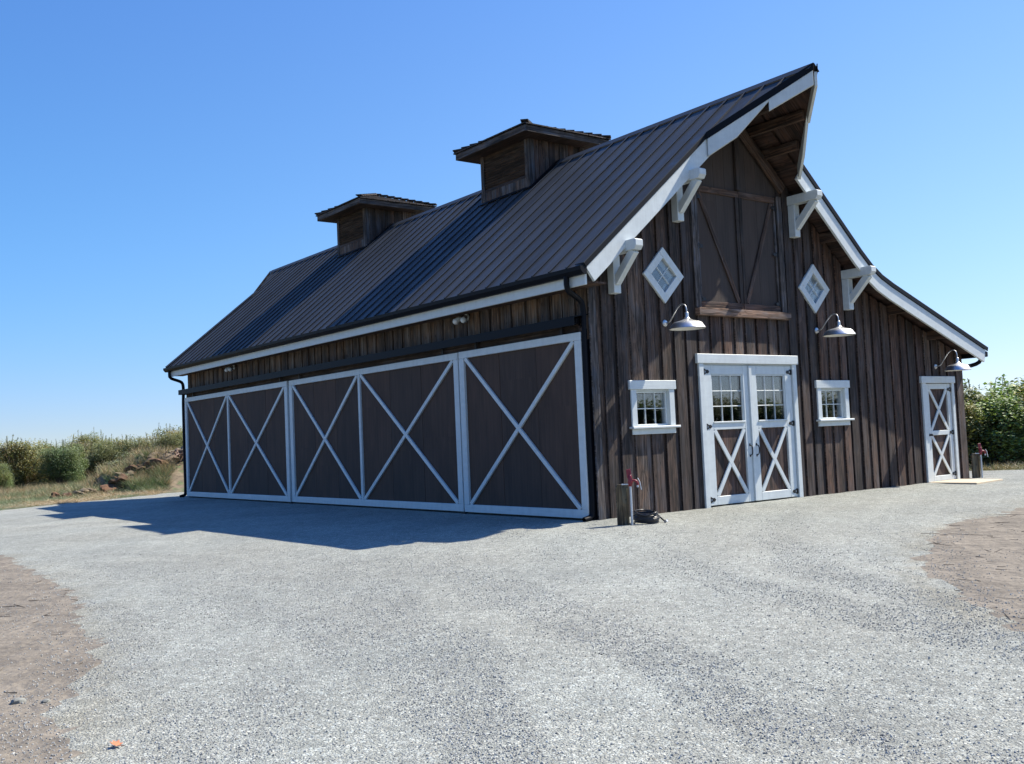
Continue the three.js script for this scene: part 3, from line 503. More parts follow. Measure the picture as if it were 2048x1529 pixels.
for (const [x, y] of DIA) {
  const w = group('window', barn); w.userData = { label: x < 3 ? 'left diamond shaped window in the gable' : 'right diamond shaped window in the gable' };
  const parts = new THREE.Group(), r = 0.31;                 // built square, then turned by 45 degrees
  const add = (name, gs) => { const g = gs.length > 1 ? mergeGeometries(gs) : gs[0]; g.rotateZ(Math.PI / 4).translate(x, y, 0); mesh(name, g, name === 'pane' ? GLASS : WHITE, w); };
  const o = 0.31, i2 = 0.192;
  add('casing', [bx(-o, -i2, -o, o, 0.02, 0.065, 0.005)]); add('casing', [bx(i2, o, -o, o, 0.02, 0.065, 0.005)]); add('casing', [bx(-i2, i2, i2, o, 0.02, 0.063, 0.005, 'x')]); add('casing', [bx(-i2, i2, -o, -i2, 0.02, 0.063, 0.005, 'x')]);
  add('jamb', [bx(-0.22, -i2, -0.22, 0.22, -0.1, 0.019, 0), bx(i2, 0.22, -0.22, 0.22, -0.1, 0.019, 0), bx(-i2, i2, i2, 0.22, -0.1, 0.019, 0), bx(-i2, i2, -0.22, -i2, -0.1, 0.019, 0)]);
  for (const a of [-1, 1]) for (const b of [-1, 1]) { const g = [0.0, -0.018].map(z => new THREE.PlaneGeometry(0.17, 0.17).rotateX(rr(-.004, .004)).translate(a * 0.0955, b * 0.0955, z + 0.028).toNonIndexed()); add('pane', g); }
  add('muntin', [bx(-0.007, 0.007, -i2, i2, 0.004, 0.034, 0.002)]); add('muntin', [bx(-i2, i2, -0.007, 0.007, 0.005, 0.033, 0.002, 'x')]);
}
// --- strap hinge with its pierced leaf, pointing along s
function hinge(parent, x, y, z, s) {
  const sh = new THREE.Shape([[0, -0.016], [0.012, -0.05], [0.06, -0.026], [0.10, -0.03], [0.13, 0], [0.10, 0.03], [0.06, 0.026], [0.012, 0.05], [0, 0.016]].map(p => new THREE.Vector2(p[0] * s, p[1])));
  const hole = new THREE.Path([[0.022, -0.026], [0.05, -0.01], [0.05, 0.01], [0.022, 0.026]].map(p => new THREE.Vector2(p[0] * s, p[1]))); sh.holes.push(hole);
  const a = new THREE.ExtrudeGeometry(sh, { depth: 0.006, bevelEnabled: false }).translate(x, y, z);
  const b = slab([[x - s * 0.035, y - 0.05], [x - s * 0.002, y - 0.03], [x - s * 0.002, y + 0.03], [x - s * 0.035, y + 0.05]], z, z + 0.007, 0.001);
  const k = new THREE.CylinderGeometry(0.008, 0.008, 0.085, 8).toNonIndexed().translate(x, y, z + 0.006);
  mesh('hinge', [a.index ? a.toNonIndexed() : a, b, k], IRON, parent);
}
// --- double door
{
  const cas = group('door_casing', barn);
  mesh('head', bx(2.15, 4.67, 2.27, 2.42, 0.03, 0.085, 0.006, 'x'), WHITE, cas);
  mesh('jamb', bx(2.195, 2.30, -0.03, 2.269, 0.03, 0.07, 0.005), WHITE, cas); mesh('jamb', bx(4.52, 4.625, -0.03, 2.269, 0.03, 0.07, 0.005), WHITE, cas);
  mesh('inner_jamb', [bx(2.29, 2.315, -0.03, 2.268, -0.1, 0.03, 0), bx(4.505, 4.53, -0.03, 2.268, -0.1, 0.03, 0), bx(2.315, 4.505, 2.25, 2.268, -0.1, 0.03, 0, 'x')], WHITE, cas);
  for (const s of [0, 1]) {
    const d = group('door', barn); d.userData = { label: s ? 'right leaf of the white double door' : 'left leaf of the white double door' };
    const x0 = s ? 3.415 : 2.317, x1 = s ? 4.503 : 3.405, hx0 = s ? 3.585 : 2.495, hx1 = s ? 4.335 : 3.255, z0 = -0.01, z1 = 0.04;
    mesh('stile', bx(x0, hx0, 0.03, 2.245, z0, z1, 0.005), WHITE, d); mesh('stile', bx(hx1, x1, 0.03, 2.245, z0, z1, 0.005), WHITE, d);
    mesh('rail', bx(hx0, hx1, 2.1, 2.245, z0, z1 - 0.001, 0.005, 'x'), WHITE, d); mesh('rail', bx(hx0, hx1, 1.215, 1.32, z0, z1 - 0.001, 0.005, 'x'), WHITE, d); mesh('rail', bx(hx0, hx1, 0.03, 0.165, z0, z1 - 0.001, 0.005, 'x'), WHITE, d);
    for (let k = 0; k < 3; k++) { const w = (hx1 - hx0) / 3; mesh('panel', bx(hx0 + k * w, hx0 + (k + 1) * w - 0.003, 0.15, 1.23, z0 + 0.002, z0 + 0.016, 0.002), pick([BROWNP, BROWNP2]), d); }
    mesh('brace', bar([hx0 + 0.025, 0.17, z1 - 0.014], [hx1 - 0.025, 1.21, z1 - 0.014], 0.075, 0.024), WHITE, d);
    mesh('brace', bar([hx0 + 0.025, 1.21, z1 - 0.0125], [hx1 - 0.025, 0.17, z1 - 0.0125], 0.075, 0.024), WHITE, d);
    frameRect(d, hx0 + 0.001, hx1 - 0.001, 1.321, 2.099, 0.022, z0 + 0.004, z1 - 0.012);
    mesh('glazing_stop', [bx(hx0, hx1, 1.32, 1.345, z1 - 0.012, z1 + 0.016, 0.003, 'x')], WHITE, d);
    glazing(d, hx0 + 0.022, hx1 - 0.022, 1.343, 2.077, 3, 3, z0 + 0.012, 0.014);
    const hs = s ? -1 : 1, hxx = s ? x1 - 0.004 : x0 + 0.004;
    for (const y of [2.14, 1.27, 0.12]) hinge(d, hxx, y, z1 + 0.001, hs);
    const px = s ? x0 + 0.085 : x1 - 0.07;
    mesh('pull', [tube([[px, 0.78, z1], [px, 0.79, z1 + 0.04], [px, 0.86, z1 + 0.055], [px, 0.93, z1 + 0.04], [px, 0.94, z1]], 0.009, 20, 8), bx(px - 0.014, px + 0.014, 0.75, 0.79, z1, z1 + 0.006, 0.002), bx(px - 0.014, px + 0.014, 0.93, 0.97, z1, z1 + 0.006, 0.002)], IRON, d);
    if (s) mesh('astragal', bx(x0 - 0.035, x0 + 0.035, 0.035, 2.24, z1, z1 + 0.028, 0.006), WHITE, d);
  }
}
// --- small door at the right
{
  const cas = group('door_casing', barn), x0 = 8.655, x1 = 9.565;
  mesh('head', bx(8.475, 9.7, 1.945, 2.08, 0.03, 0.085, 0.006, 'x'), WHITE, cas);
  mesh('jamb', bx(8.51, 8.64, -0.03, 1.944, 0.03, 0.07, 0.005), WHITE, cas); mesh('jamb', bx(9.58, 9.67, -0.03, 1.944, 0.03, 0.07, 0.005), WHITE, cas);
  mesh('inner_jamb', [bx(8.63, 8.653, -0.03, 1.944, -0.1, 0.03, 0), bx(9.567, 9.59, -0.03, 1.944, -0.1, 0.03, 0)], WHITE, cas);
  const d = group('door', barn); d.userData = { label: 'narrow cross braced door at the right end of the gable' };
  const z0 = -0.01, z1 = 0.04, h0 = 8.77, h1 = 9.445;
  mesh('stile', bx(x0, h0, 0.02, 1.935, z0, z1, 0.005), WHITE, d); mesh('stile', bx(h1, x1, 0.02, 1.935, z0, z1, 0.005), WHITE, d);
  for (const [a, b] of [[1.83, 1.935], [0.92, 1.01], [0.02, 0.125]]) mesh('rail', bx(h0, h1, a, b, z0, z1 - 0.001, 0.005, 'x'), WHITE, d);
  mesh('panel', bx(h0, h1, 0.1, 0.94, z0 + 0.002, z0 + 0.016, 0.002), BROWNP, d); mesh('panel', bx(h0, h1, 1.0, 1.85, z0 + 0.002, z0 + 0.016, 0.002), BROWNP2, d);
  for (const [a, b] of [[0.126, 0.919], [1.011, 1.829]]) { mesh('brace', bar([h0 + 0.02, a, z1 - 0.014], [h1 - 0.02, b, z1 - 0.014], 0.065, 0.024), WHITE, d); mesh('brace', bar([h0 + 0.02, b, z1 - 0.0125], [h1 - 0.02, a, z1 - 0.0125], 0.065, 0.024), WHITE, d); }
  for (const y of [1.82, 0.96, 0.14]) hinge(d, x1 - 0.004, y, z1 + 0.001, -1);
  mesh('knob', [new THREE.CylinderGeometry(0.026, 0.026, 0.008, 14).toNonIndexed().rotateX(Math.PI / 2).translate(8.71, 0.93, z1 + 0.004), new THREE.SphereGeometry(0.024, 12, 8).toNonIndexed().translate(8.71, 0.93, z1 + 0.045), new THREE.CylinderGeometry(0.01, 0.01, 0.04, 8).toNonIndexed().rotateX(Math.PI / 2).translate(8.71, 0.93, z1 + 0.02)], IRON, d);
}
// --- hay loft doors
{
  const fr = group('loft_frame', barn);
  mesh('jamb', bx(2.215, 2.345, 3.16, 5.16, 0.03, 0.065, 0.004), GREYW, fr); mesh('jamb', bx(4.355, 4.485, 3.16, 5.16, 0.03, 0.065, 0.004), GREYW, fr);
  mesh('sill', bx(2.215, 4.5, 3.03, 3.15, 0.03, 0.13, 0.005, 'x'), NEWWD, fr);
  mesh('centre_post', bx(3.355, 3.455, 5.16, 6.2, 0.006, 0.06, 0.004), BOARDS[1], fr);
  for (let k = 0; k < 8; k++) { const a = 2.32 + k * 0.265, b = a + 0.262, t = x => WALLTOP(x) - 0.06; const p = a < 3.33 && b > 3.33 ? [[a, 5.14], [b, 5.14], [b, t(b)], [3.33, t(3.33)], [a, t(a)]] : [[a, 5.14], [b, 5.14], [b, t(b)], [a, t(a)]]; mesh('panel', slab(p, -0.03, 0.0, 0.002), pick(LOFTPLY), fr); }
  for (const s of [0, 1]) {
    const d = group('loft_door', barn); d.userData = { label: s ? 'right loft door under the hay hood' : 'left loft door under the hay hood' };
    const x0 = s ? 3.41 : 2.35, x1 = s ? 4.35 : 3.4;
    for (let k = 0; k < 2; k++) { const w = (x1 - x0) / 2; mesh('panel', bx(x0 + k * w, x0 + (k + 1) * w - 0.002, 3.16, 5.13, -0.03, 0.004 + rr(0, 0.002), 0.002), pick(LOFTPLY), d); }
    mesh('rail', bx(x0, x1, 5.04, 5.14, 0.008, 0.034, 0.004, 'x'), BOARDS[5], d); mesh('rail', bx(x0, x1, 3.165, 3.27, 0.008, 0.034, 0.004, 'x'), BOARDS[2], d);
    mesh('stile', bx(s ? x0 : x1 - 0.08, s ? x0 + 0.08 : x1, 3.271, 5.039, 0.008, 0.036, 0.004), BOARDS[1], d);
    mesh('stile', bx(s ? x1 - 0.05 : x0, s ? x1 : x0 + 0.05, 3.271, 5.039, 0.008, 0.034, 0.004), GREYW, d);
    const top = s ? x1 - 0.09 : x0 + 0.09, bot = s ? x0 + 0.1 : x1 - 0.1;
    mesh('brace', bar([bot, 3.28, 0.02], [top, 5.03, 0.02], 0.085, 0.024), BOARDS[5], d);
    for (const y of [4.95, 4.15, 3.3]) hinge(d, s ? x1 - 0.002 : x0 + 0.002, y, 0.037, s ? -1 : 1);
  }
}
// --- cupolas
for (const [zn, zf, lab] of [[-4.446, -6.09, 'nearer cupola with louvred front and shake roof'], [-11.05, -12.6, 'farther cupola with louvred front and shake roof']]) {
  const c = group('cupola', barn); c.userData = { label: lab };
  const x0 = 2.6, x1 = 4.06, yt = 7.2, zm = (zn + zf) / 2, ov = 0.37;
  mesh('wall', [bx(x0 + 0.03, x1 - 0.03, 5.9, yt, zf + 0.03, zf + 0.06, 0), bx(x1 - 0.06, x1 - 0.03, 5.9, yt, zf + 0.06, zn - 0.06, 0), bx(x0 + 0.03, x1 - 0.03, 5.9, yt, zn - 0.06, zn - 0.03, 0), bx(x0 + 0.05, x0 + 0.07, 5.9, yt, zf + 0.06, zn - 0.06, 0)], BOARDS[1], c);
  // near side boards
  for (let x = x0 + 0.13, k = 0; x < x1 - 0.13; k++) { const w = rr(0.11, 0.16); mesh('board', bx(x, Math.min(x + w, x1 - 0.1) - 0.004, roofY(3.33) - 0.9, yt, zn - 0.03, zn - 0.006 + (k % 2) * 0.01, 0.003), pick(BOARDS), c); x += w; }
  for (let x = x0 + 0.1; x < x1 - 0.13;) { const w = rr(0.11, 0.16); mesh('board', bx(x, Math.min(x + w, x1 - 0.1) - 0.004, roofY(3.33) - 0.9, yt, zf + 0.005, zf + 0.029, 0.003), pick(BOARDS), c); x += w; }
  // corner posts
  for (const [px, pz] of [[x0, zn], [x0, zf], [x1, zn], [x1, zf]]) { const ix = px === x0 ? 1 : -1, iz = pz === zn ? -1 : 1; mesh('corner_post', [bx(px, px + ix * 0.13, 5.9, yt, pz, pz + iz * 0.028, 0.003), bx(px - ix * 0.012, px + ix * 0.018, 5.9, yt, pz + iz * 0.029, pz + iz * 0.13, 0.003)], GREYW2, c); }
  // front: short boards under the louvre, then slats
  for (let z = zn - 0.135; z > zf + 0.15;) { const w = rr(0.14, 0.19); mesh('board', bx(x0, x0 + 0.03, 5.9, 6.36, z - w + 0.004, z, 0.003), pick([GREYW2, BOARDS[5], BOARDS[0]]), c); z -= w; }
  mesh('louvre_frame', [bx(x0 - 0.008, x0 + 0.03, 6.36, 6.41, zf + 0.14, zn - 0.14, 0.003, 'z'), bx(x0 - 0.008, x0 + 0.03, 7.13, 7.19, zf + 0.14, zn - 0.14, 0.003, 'z')], BOARDS[3], c);
  for (let y = 6.43; y < 7.12; y += 0.058) mesh('louvre_slat', bar([x0 + 0.02, y + 0.02, zf + 0.135], [x0 + 0.02, y + 0.02, zn - 0.135], 0.012, 0.06, [0.75, -0.66, 0], 0.002), LOUVRE, c);
  // eave, fascia, soffit
  const a0 = x0 - ov, a1 = x1 + ov, b0 = zf - ov, b1 = zn + ov, ye = 7.12;
  mesh('soffit', bx(a0 + 0.03, a1 - 0.03, ye + 0.002, ye + 0.02, b0 + 0.03, b1 - 0.03, 0, 'z'), SOFFIT, c);
  mesh('fascia', bx(a0, a0 + 0.03, ye, ye + 0.125, b0, b1, 0.004, 'z'), GREYW2, c); mesh('fascia', bx(a1 - 0.03, a1, ye, ye + 0.125, b0, b1, 0.004, 'z'), GREYW2, c);
  mesh('fascia', bx(a0 + 0.031, a1 - 0.031, ye, ye + 0.125, b1 - 0.03, b1, 0.004, 'x'), GREYW2, c); mesh('fascia', bx(a0 + 0.031, a1 - 0.031, ye, ye + 0.125, b0, b0 + 0.03, 0.004, 'x'), GREYW2, c);
  // hip roof: sheathing, courses of shakes, hip caps
  const xm = (a0 + a1) / 2, zc = (b0 + b1) / 2, yr = ye + 0.126, ya = 7.66;
  const cone = new THREE.BufferGeometry(); { const P = [[a0, yr, b0], [a1, yr, b0], [a1, yr, b1], [a0, yr, b1]], A = [xm, ya, zc], p = [], u = []; for (let k = 0; k < 4; k++) { p.push(...P[(k + 1) % 4], ...P[k], ...A); u.push(0, 0, 1, 0, 0.5, 1); } for (const t of [[0, 1, 2], [0, 2, 3]]) for (const k of t) { p.push(...P[k]); u.push(0, 0); } cone.setAttribute('position', new THREE.Float32BufferAttribute(p, 3)); cone.setAttribute('uv', new THREE.Float32BufferAttribute(u, 2)); cone.computeVertexNormals(); }
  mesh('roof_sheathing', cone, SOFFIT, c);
  const NC = 8;
  for (const side of [0, 1, 2, 3]) for (let r = 0; r < NC; r++) {
    const alongX = side % 2 === 0, half = (alongX ? (a1 - a0) : (b1 - b0)) / 2 + 0.03, t0 = r / NC, t1 = Math.min(1, (r + 1.35) / NC), hw = half * (1 - t0), nW = Math.max(1, Math.round(2 * hw / 0.21));
    for (let k = 0; k < nW; k++) {
      const s0 = -hw + 2 * hw * k / nW + 0.004, s1 = -hw + 2 * hw * (k + 1) / nW - 0.004, jitter = rr(-0.012, 0.012), half2 = (alongX ? (b1 - b0) : (a1 - a0)) / 2 + 0.035;
      const Pt = (s, t, up) => { const o = half2 * (1 - t); const yy = yr + (ya - yr) * t + up; const [lx, lz] = side === 0 ? [s, o] : side === 1 ? [o, -s] : side === 2 ? [-s, -o] : [-o, s]; return [xm + lx, yy, zc + lz]; };
      const ms = 1 - (t1 - t0) / Math.max(0.02, 1 - t0), e0 = Math.max(s0 * 1, -hw * ms - 1e-3 < s0 ? s0 : -hw * ms), f0 = clamp(s0, -hw * Math.max(0, ms), hw * Math.max(0, ms)), f1 = clamp(s1, -hw * Math.max(0, ms), hw * Math.max(0, ms));
      const tb = t0 + jitter * 0.5, q = [Pt(s0, tb, 0.03), Pt(s1, tb, 0.03), Pt(f1, t1, 0.012), Pt(f0, t1, 0.012)], b = [Pt(s0, tb, 0.006), Pt(s1, tb, 0.006), Pt(f1, t1, 0.002), Pt(f0, t1, 0.002)];
      const pos = [], uv = [], du = rnd() * 5, f = (A, B, C) => { [A, B, C].forEach(p => { pos.push(...p); uv.push((alongX ? p[0] : p[2]) + du, p[1] * 2 + du); }); };
      f(q[0], q[1], q[2]); f(q[0], q[2], q[3]); f(b[0], b[2], b[1]); f(b[0], b[3], b[2]); for (let m = 0; m < 4; m++) { const n = (m + 1) % 4; f(q[m], b[m], b[n]); f(q[m], b[n], q[n]); }
      mesh('shingle', rawGeo(pos, uv), pick(SHAKE), c);
    }
  }
  for (const [ex, ez] of [[a0, b0], [a1, b0], [a0, b1], [a1, b1]]) for (let k = 0; k < 9; k++) {
    const P = t => [ex + (xm - ex) * t - (ex < xm ? 0.03 : -0.03) * (1 - t), yr + (ya - yr) * t + 0.035, ez + (zc - ez) * t - (ez < zc ? 0.03 : -0.03) * (1 - t)], A = P(k / 9), B = P((k + 1.25) / 9); A[1] += 0.035; mesh('hip_cap', bar(A, B, 0.15, 0.026, [0, 1, 0], 0.002), pick(SHAKE), c);
  }
  mesh('flashing', [bar([x0 - 0.012, roofY(x0) + 0.03, zf - 0.05], [x0 - 0.012, roofY(x0) + 0.03, zn + 0.05], 0.12, 0.014, [-0.67, 0.74, 0], 0.002), bar([x0 - 0.03, roofY(x0 - 0.03) + 0.045, zn + 0.05], [3.33, 6.775, zn + 0.05], 0.1, 0.014, [-0.67, 0.74, 0], 0.002)], BLACKM, c);
}
// ------------------------------------------------------------------ things fixed to the barn or standing by it
function lathe(pts, seg = 40) { return new THREE.LatheGeometry(pts.map(p => new THREE.Vector2(...p)), seg).toNonIndexed(); }
function wallLamp(x, y, R, label, small) {
  const t = thing('wall_lamp', label, 'wall lamp', [x, y, 0.03], 'gooseneck lamps on the gable');
  const zc = 0.46, ys = small ? -0.02 : -0.04;             // shade centre
  mesh('wall_plate', lathe([[0.0001, 0.03], [0.03, 0.028], [0.05, 0.014], [0.058, 0], [0.0001, 0]], 24).rotateX(Math.PI / 2), ALU, t);
  mesh('arm', tube([[0, 0, 0.02], [0, 0, 0.07], [0, 0.03, 0.12], [0, 0.14, 0.2], [0, 0.255, 0.29], [0, 0.3, 0.365], [0, 0.275, 0.435], [0, 0.2, zc], [0, ys + 0.1, zc]].map(p => [p[0], p[1] * (small ? 0.95 : 0.8), p[2]]), 0.0105, 48, 10), ALU, t);
  const s = mesh('shade', lathe([[R, -0.095], [R * 0.985, -0.083], [R * 0.87, -0.04], [R * 0.8, -0.012], [R * 0.7, 0.004], [R * 0.35, 0.03], [0.05, 0.05], [0.036, 0.07], [0.03, 0.085], [0.03, 0.14], [0.02, 0.155], [0.0001, 0.157]]).translate(0, ys, zc), ALU, t);
  mesh('shade_lining', lathe([[0.0001, 0.02], [R * 0.33, 0.018], [R * 0.68, -0.008], [R * 0.78, -0.022], [R * 0.85, -0.045], [R * 0.975, -0.09]]).translate(0, ys - 0.006, zc), BULB, t);
  mesh('bulb', new THREE.SphereGeometry(0.035, 14, 10).toNonIndexed().scale(1, 1.3, 1).translate(0, ys - 0.02, zc), BULB, s);
}
wallLamp(1.52, 2.88, 0.275, 'silver gooseneck lamp below the left diamond window, nearest the corner');
wallLamp(5.305, 2.882, 0.275, 'silver gooseneck lamp below the right diamond window');
wallLamp(9.09, 2.28, 0.245, 'silver gooseneck lamp over the small door under the low eave', true);

function floodLight(z, label) {
  const t = thing('flood_light', label, 'flood light', [-0.03, 3.29, z], 'twin flood lights under the long eave');
  mesh('wall_plate', new THREE.CylinderGeometry(0.055, 0.06, 0.03, 16).toNonIndexed().rotateZ(Math.PI / 2), WHITE, t);
  for (const s of [1, -1]) {
    mesh('arm', tube([[-0.02, 0, 0], [-0.05, -0.01, s * 0.04], [-0.08, -0.03, s * 0.08]], 0.01, 12, 8), WHITE, t);
    const h = mesh('lamp_head', lathe([[0.0001, 0.08], [0.03, 0.075], [0.04, 0.03], [0.058, -0.03], [0.058, -0.04]], 20).rotateZ(-0.9).rotateY(s * 0.6).translate(-0.12, -0.045, s * 0.11), s > 0 ? ALU : WHITE, t);
    mesh('bulb', new THREE.SphereGeometry(0.052, 14, 10).toNonIndexed().translate(-0.145, -0.065, s * 0.115), s > 0 ? WHITE : BULB, h);
  }
}
floodLight(-3.05, 'twin flood light above the nearest sliding door, under the eave');
floodLight(-13.28, 'twin flood light above the far sliding door, under the eave');

function hydrant(x, z, turn, H, label, plabel) {
  const y = gy(x, z), t = thing('yard_hydrant', label, 'hydrant', [x, y, z], 'red handled yard hydrants'); t.rotation.y = turn;
  mesh('pipe', new THREE.CylinderGeometry(0.017, 0.017, H, 12).toNonIndexed().translate(0, H / 2 - 0.03, 0), GALV, t);
  mesh('head', [lathe([[0.0001, 0.13], [0.02, 0.128], [0.028, 0.1], [0.03, 0.05], [0.036, 0.03], [0.03, 0], [0.022, -0.03], [0.0001, -0.03]], 16).translate(0, H, 0)], RED, t);
  mesh('spout', [tube([[0.02, H + 0.05, 0], [0.07, H + 0.045, 0], [0.095, H + 0.02, 0], [0.1, H - 0.015, 0]], 0.017, 16, 10)], RED, t);
  mesh('hose_thread', new THREE.CylinderGeometry(0.016, 0.016, 0.03, 12).toNonIndexed().translate(0.1, H - 0.03, 0), GALV, t);
  mesh('lever', [bar([-0.012, H + 0.08, 0], [-0.025, H + 0.2, 0], 0.05, 0.02, [0, 0, 1], 0.003), bar([0.0, H + 0.21, 0], [0.02, H + 0.05, 0.02], 0.02, 0.01, [0, 0, 1], 0.002)], RED, t);
  mesh('pull_rod', tube([[0.1, H + 0.08, 0.02], [0.125, H + 0.03, 0.02], [0.145, H - 0.08, 0.02]], 0.007, 12, 6), GALV, t);
  mesh('pipe_clamp', bar([-0.12, H + 0.0, 0], [0.02, H + 0.0, 0], 0.016, 0.016, [0, 0, 1], 0.002), GALV, t);
  const px = x - 0.115 * Math.cos(turn), pz = z + 0.115 * Math.sin(turn);
  const b = thing('guard_plank', plabel, 'plank', [px, gy(px, pz), pz], 'planks beside the hydrants'); b.rotation.y = turn;
  mesh('plank', slab([[-0.082, -0.15], [0.082, -0.15], [0.082, H - 0.02], [0.065, H + 0.005], [-0.06, H], [-0.082, H - 0.03]], -0.045, -0.005, 0.004), GREENBOARD, b);
  mesh('plank_edge', bx(0.055, 0.0815, 0.02, H - 0.05, -0.0045, 0.012, 0.003), WOODY, b);
}
hydrant(-0.145, 0.84, -0.62, 0.55, 'red handled hydrant on a thin pipe at the near barn corner, beside the hose', 'greenish brown upright plank in front of the near barn corner');
hydrant(10.46, 0.1, -0.5, 0.5, 'red topped hydrant past the right end of the gable, before the bushes', 'brown upright plank past the right end of the gable');

{ // coiled hose
  const x = 0.13, z = 0.83, y = gy(x, z), t = thing('garden_hose', 'coiled glossy black garden hose on the gravel by the near barn corner', 'hose', [x, y, z]);
  const pts = []; const N = 7; for (let i = 0; i <= N * 18; i++) { const a = i / 18 * Math.PI * 2, k = i / (N * 18); pts.push([Math.cos(a) * (0.165 - 0.015 * Math.sin(k * 9)) + 0.008 * Math.sin(k * 31), 0.014 + 0.13 * k + 0.006 * Math.sin(a * 2 + 1), Math.sin(a) * (0.165 - 0.015 * Math.cos(k * 7)) + 0.008 * Math.cos(k * 23)]); }
  mesh('coil', tube(pts, 0.0135, 420, 8), RUBBER, t);
  mesh('loose_end', tube([[0.12, 0.15, 0.1], [0.0, 0.15, 0.19], [-0.15, 0.12, 0.13], [-0.19, 0.16, 0.0], [-0.1, 0.175, -0.1], [0.08, 0.17, -0.13], [0.19, 0.14, -0.02], [0.205, 0.06, 0.08], [0.2, 0.015, 0.16]], 0.012, 90, 8), RUBBER, t);
  mesh('coupling', new THREE.CylinderGeometry(0.016, 0.016, 0.05, 12).toNonIndexed().rotateX(1.2).translate(0.198, 0.018, 0.18), GALV, t);
}
{ // step slab at the small door
  const t = thing('door_slab', 'pale flat slab laid in front of the small right door', 'slab', [9.1, 0, 0.5]);
  mesh('slab', slab([[-0.6, 0.45], [-0.58, -0.52], [0.62, -0.4], [0.56, 0.46]], -0.06, 0.022, 0.006).rotateX(-Math.PI / 2), PLYPALE, t);
}
{ // fallen leaf
  const x = -8.225, z = 5.55, s = new THREE.Shape(); const L = [[0, -0.035], [0.006, -0.015], [0.026, -0.02], [0.02, -0.004], [0.034, 0.01], [0.016, 0.014], [0.012, 0.032], [0, 0.022], [-0.012, 0.034], [-0.016, 0.012], [-0.034, 0.012], [-0.02, -0.004], [-0.026, -0.018], [-0.006, -0.015]]; L.forEach((p, i) => i ? s.lineTo(...p) : s.moveTo(...p));
  const g = new THREE.ExtrudeGeometry(s, { depth: 0.0012, bevelEnabled: false }), p = g.attributes.position; for (let i = 0; i < p.count; i++) p.setZ(i, p.getZ(i) + 9 * (p.getX(i) ** 2) + 5 * p.getY(i) ** 2); g.computeVertexNormals(); g.rotateX(-1.25).rotateY(0.7);
  const t = thing('fallen_leaf', 'small dry orange leaf lying on the gravel at lower left', 'leaf', [x, gy(x, z) + 0.014, z]); mesh('blade', g, new THREE.MeshStandardMaterial({ color: lin(0.5, 0.17, 0.08), roughness: 0.8, side: THREE.DoubleSide }), t);
  mesh('stalk', tube([[0, 0, 0.02], [0.01, 0.004, 0.04], [0.03, -0.004, 0.055]], 0.0012, 8, 5), BROWNW, t);
}
// lumpy stone or clod
function lump(r, sx, sy, sz, s, det = 2, amp = 0.35) { const g = new THREE.IcosahedronGeometry(r, det), p = g.attributes.position; for (let i = 0; i < p.count; i++) { const x = p.getX(i) / r, y = p.getY(i) / r, z = p.getZ(i) / r, n = 1 + amp * (fbm(x * 1.6 + z * 0.7 + 9, y * 1.6 + z * 1.1 + 5, 3, s) - 0.5) * 2; p.setXYZ(i, p.getX(i) * n * sx, p.getY(i) * n * sy, p.getZ(i) * n * sz); } g.computeVertexNormals(); return g; }
const ROCKM = new THREE.MeshStandardMaterial({ color: lin(0.23, 0.24, 0.23), map: concreteTex, roughness: 0.9 });
[[-8.41, 4.22, 0.036, 'rounded grey stone half sunk in the dirt at far left'], [-8.29, 4.35, 0.022, 'smaller pale stone in the dirt at far left']].forEach(([x, z, r, l], i) => { const m = mesh(numbered('stone'), lump(r, 1.2, 0.6, 0.9, 30 + i), ROCKM, scene); m.position.set(x, gy(x, z) + r * 0.25, z); tag(m, l, 'stone'); });

// ------------------------------------------------------------------ loose stones of the gravel (too many to count)
{
  const g1 = lump(1, 1, 0.7, 0.85, 5, 1, 0.5), NS = 110000, im = new THREE.InstancedMesh(g1, new THREE.MeshStandardMaterial({ color: lin(0.63, 0.64, 0.6), roughness: 0.9 }), NS);
  const M = new THREE.Matrix4(), q = new THREE.Quaternion(), e = new THREE.Euler(), c = new THREE.Color(); let n = 0;
  while (n < NS) {
    const a = 0.65 + rr(-0.72, 0.72), r = 2.6 + 15 * Math.pow(rnd(), 1.5), x = CAM.x + Math.sin(a) * r, z = CAM.z - Math.cos(a) * r;
    if (x > -0.3 && x < BW + 0.3 && z < 0.12 && z > -BL) continue;
    const reg = region(x, z); if (reg === 2) continue; if (reg === 1) { const nearEdge = region(x + 0.35, z) !== 1 || region(x - 0.35, z) !== 1 || region(x, z - 0.35) !== 1; if (rnd() > (nearEdge ? 0.5 : 0.06) + 0.25 * sstep(0.5, 0.66, fbm(x * 1.5, z * 1.5, 3, 66))) continue; }
    const cl = track(x, z); if (rnd() < sstep(8, 17.6, r)) continue; if (reg === 0 && rnd() > 0.16 + 1.3 * sstep(0.6, 0.36, cl)) continue;
    const s = 0.0024 + 0.0048 * Math.pow(rnd(), 2.6); e.set(rr(0, 6), rr(0, 6), rr(0, 6)); q.setFromEuler(e);
    M.compose(new THREE.Vector3(x, gy(x, z) + s * 0.25, z), q, new THREE.Vector3(s * rr(0.8, 1.3), s, s * rr(0.8, 1.2))); im.setMatrixAt(n, M);
    let l = 0.46 + 0.2 * (rnd() + rnd() - 1); if (rnd() < 0.03) l = 0.24; if (rnd() < 0.05) l = 0.7; l = clamp(l, 0.12, 0.85); const w = rnd() < 0.2 ? rr(-0.06, 0.1) : 0; im.setColorAt(n, c.setRGB(l * (1 + w), l, l * (1 - w))); n++;
  }
  im.name = 'loose_gravel'; im.castShadow = im.receiveShadow = true; im.userData = { label: 'loose crushed stones scattered over the gravel yard', category: 'gravel', kind: 'stuff' }; scene.add(im);
}
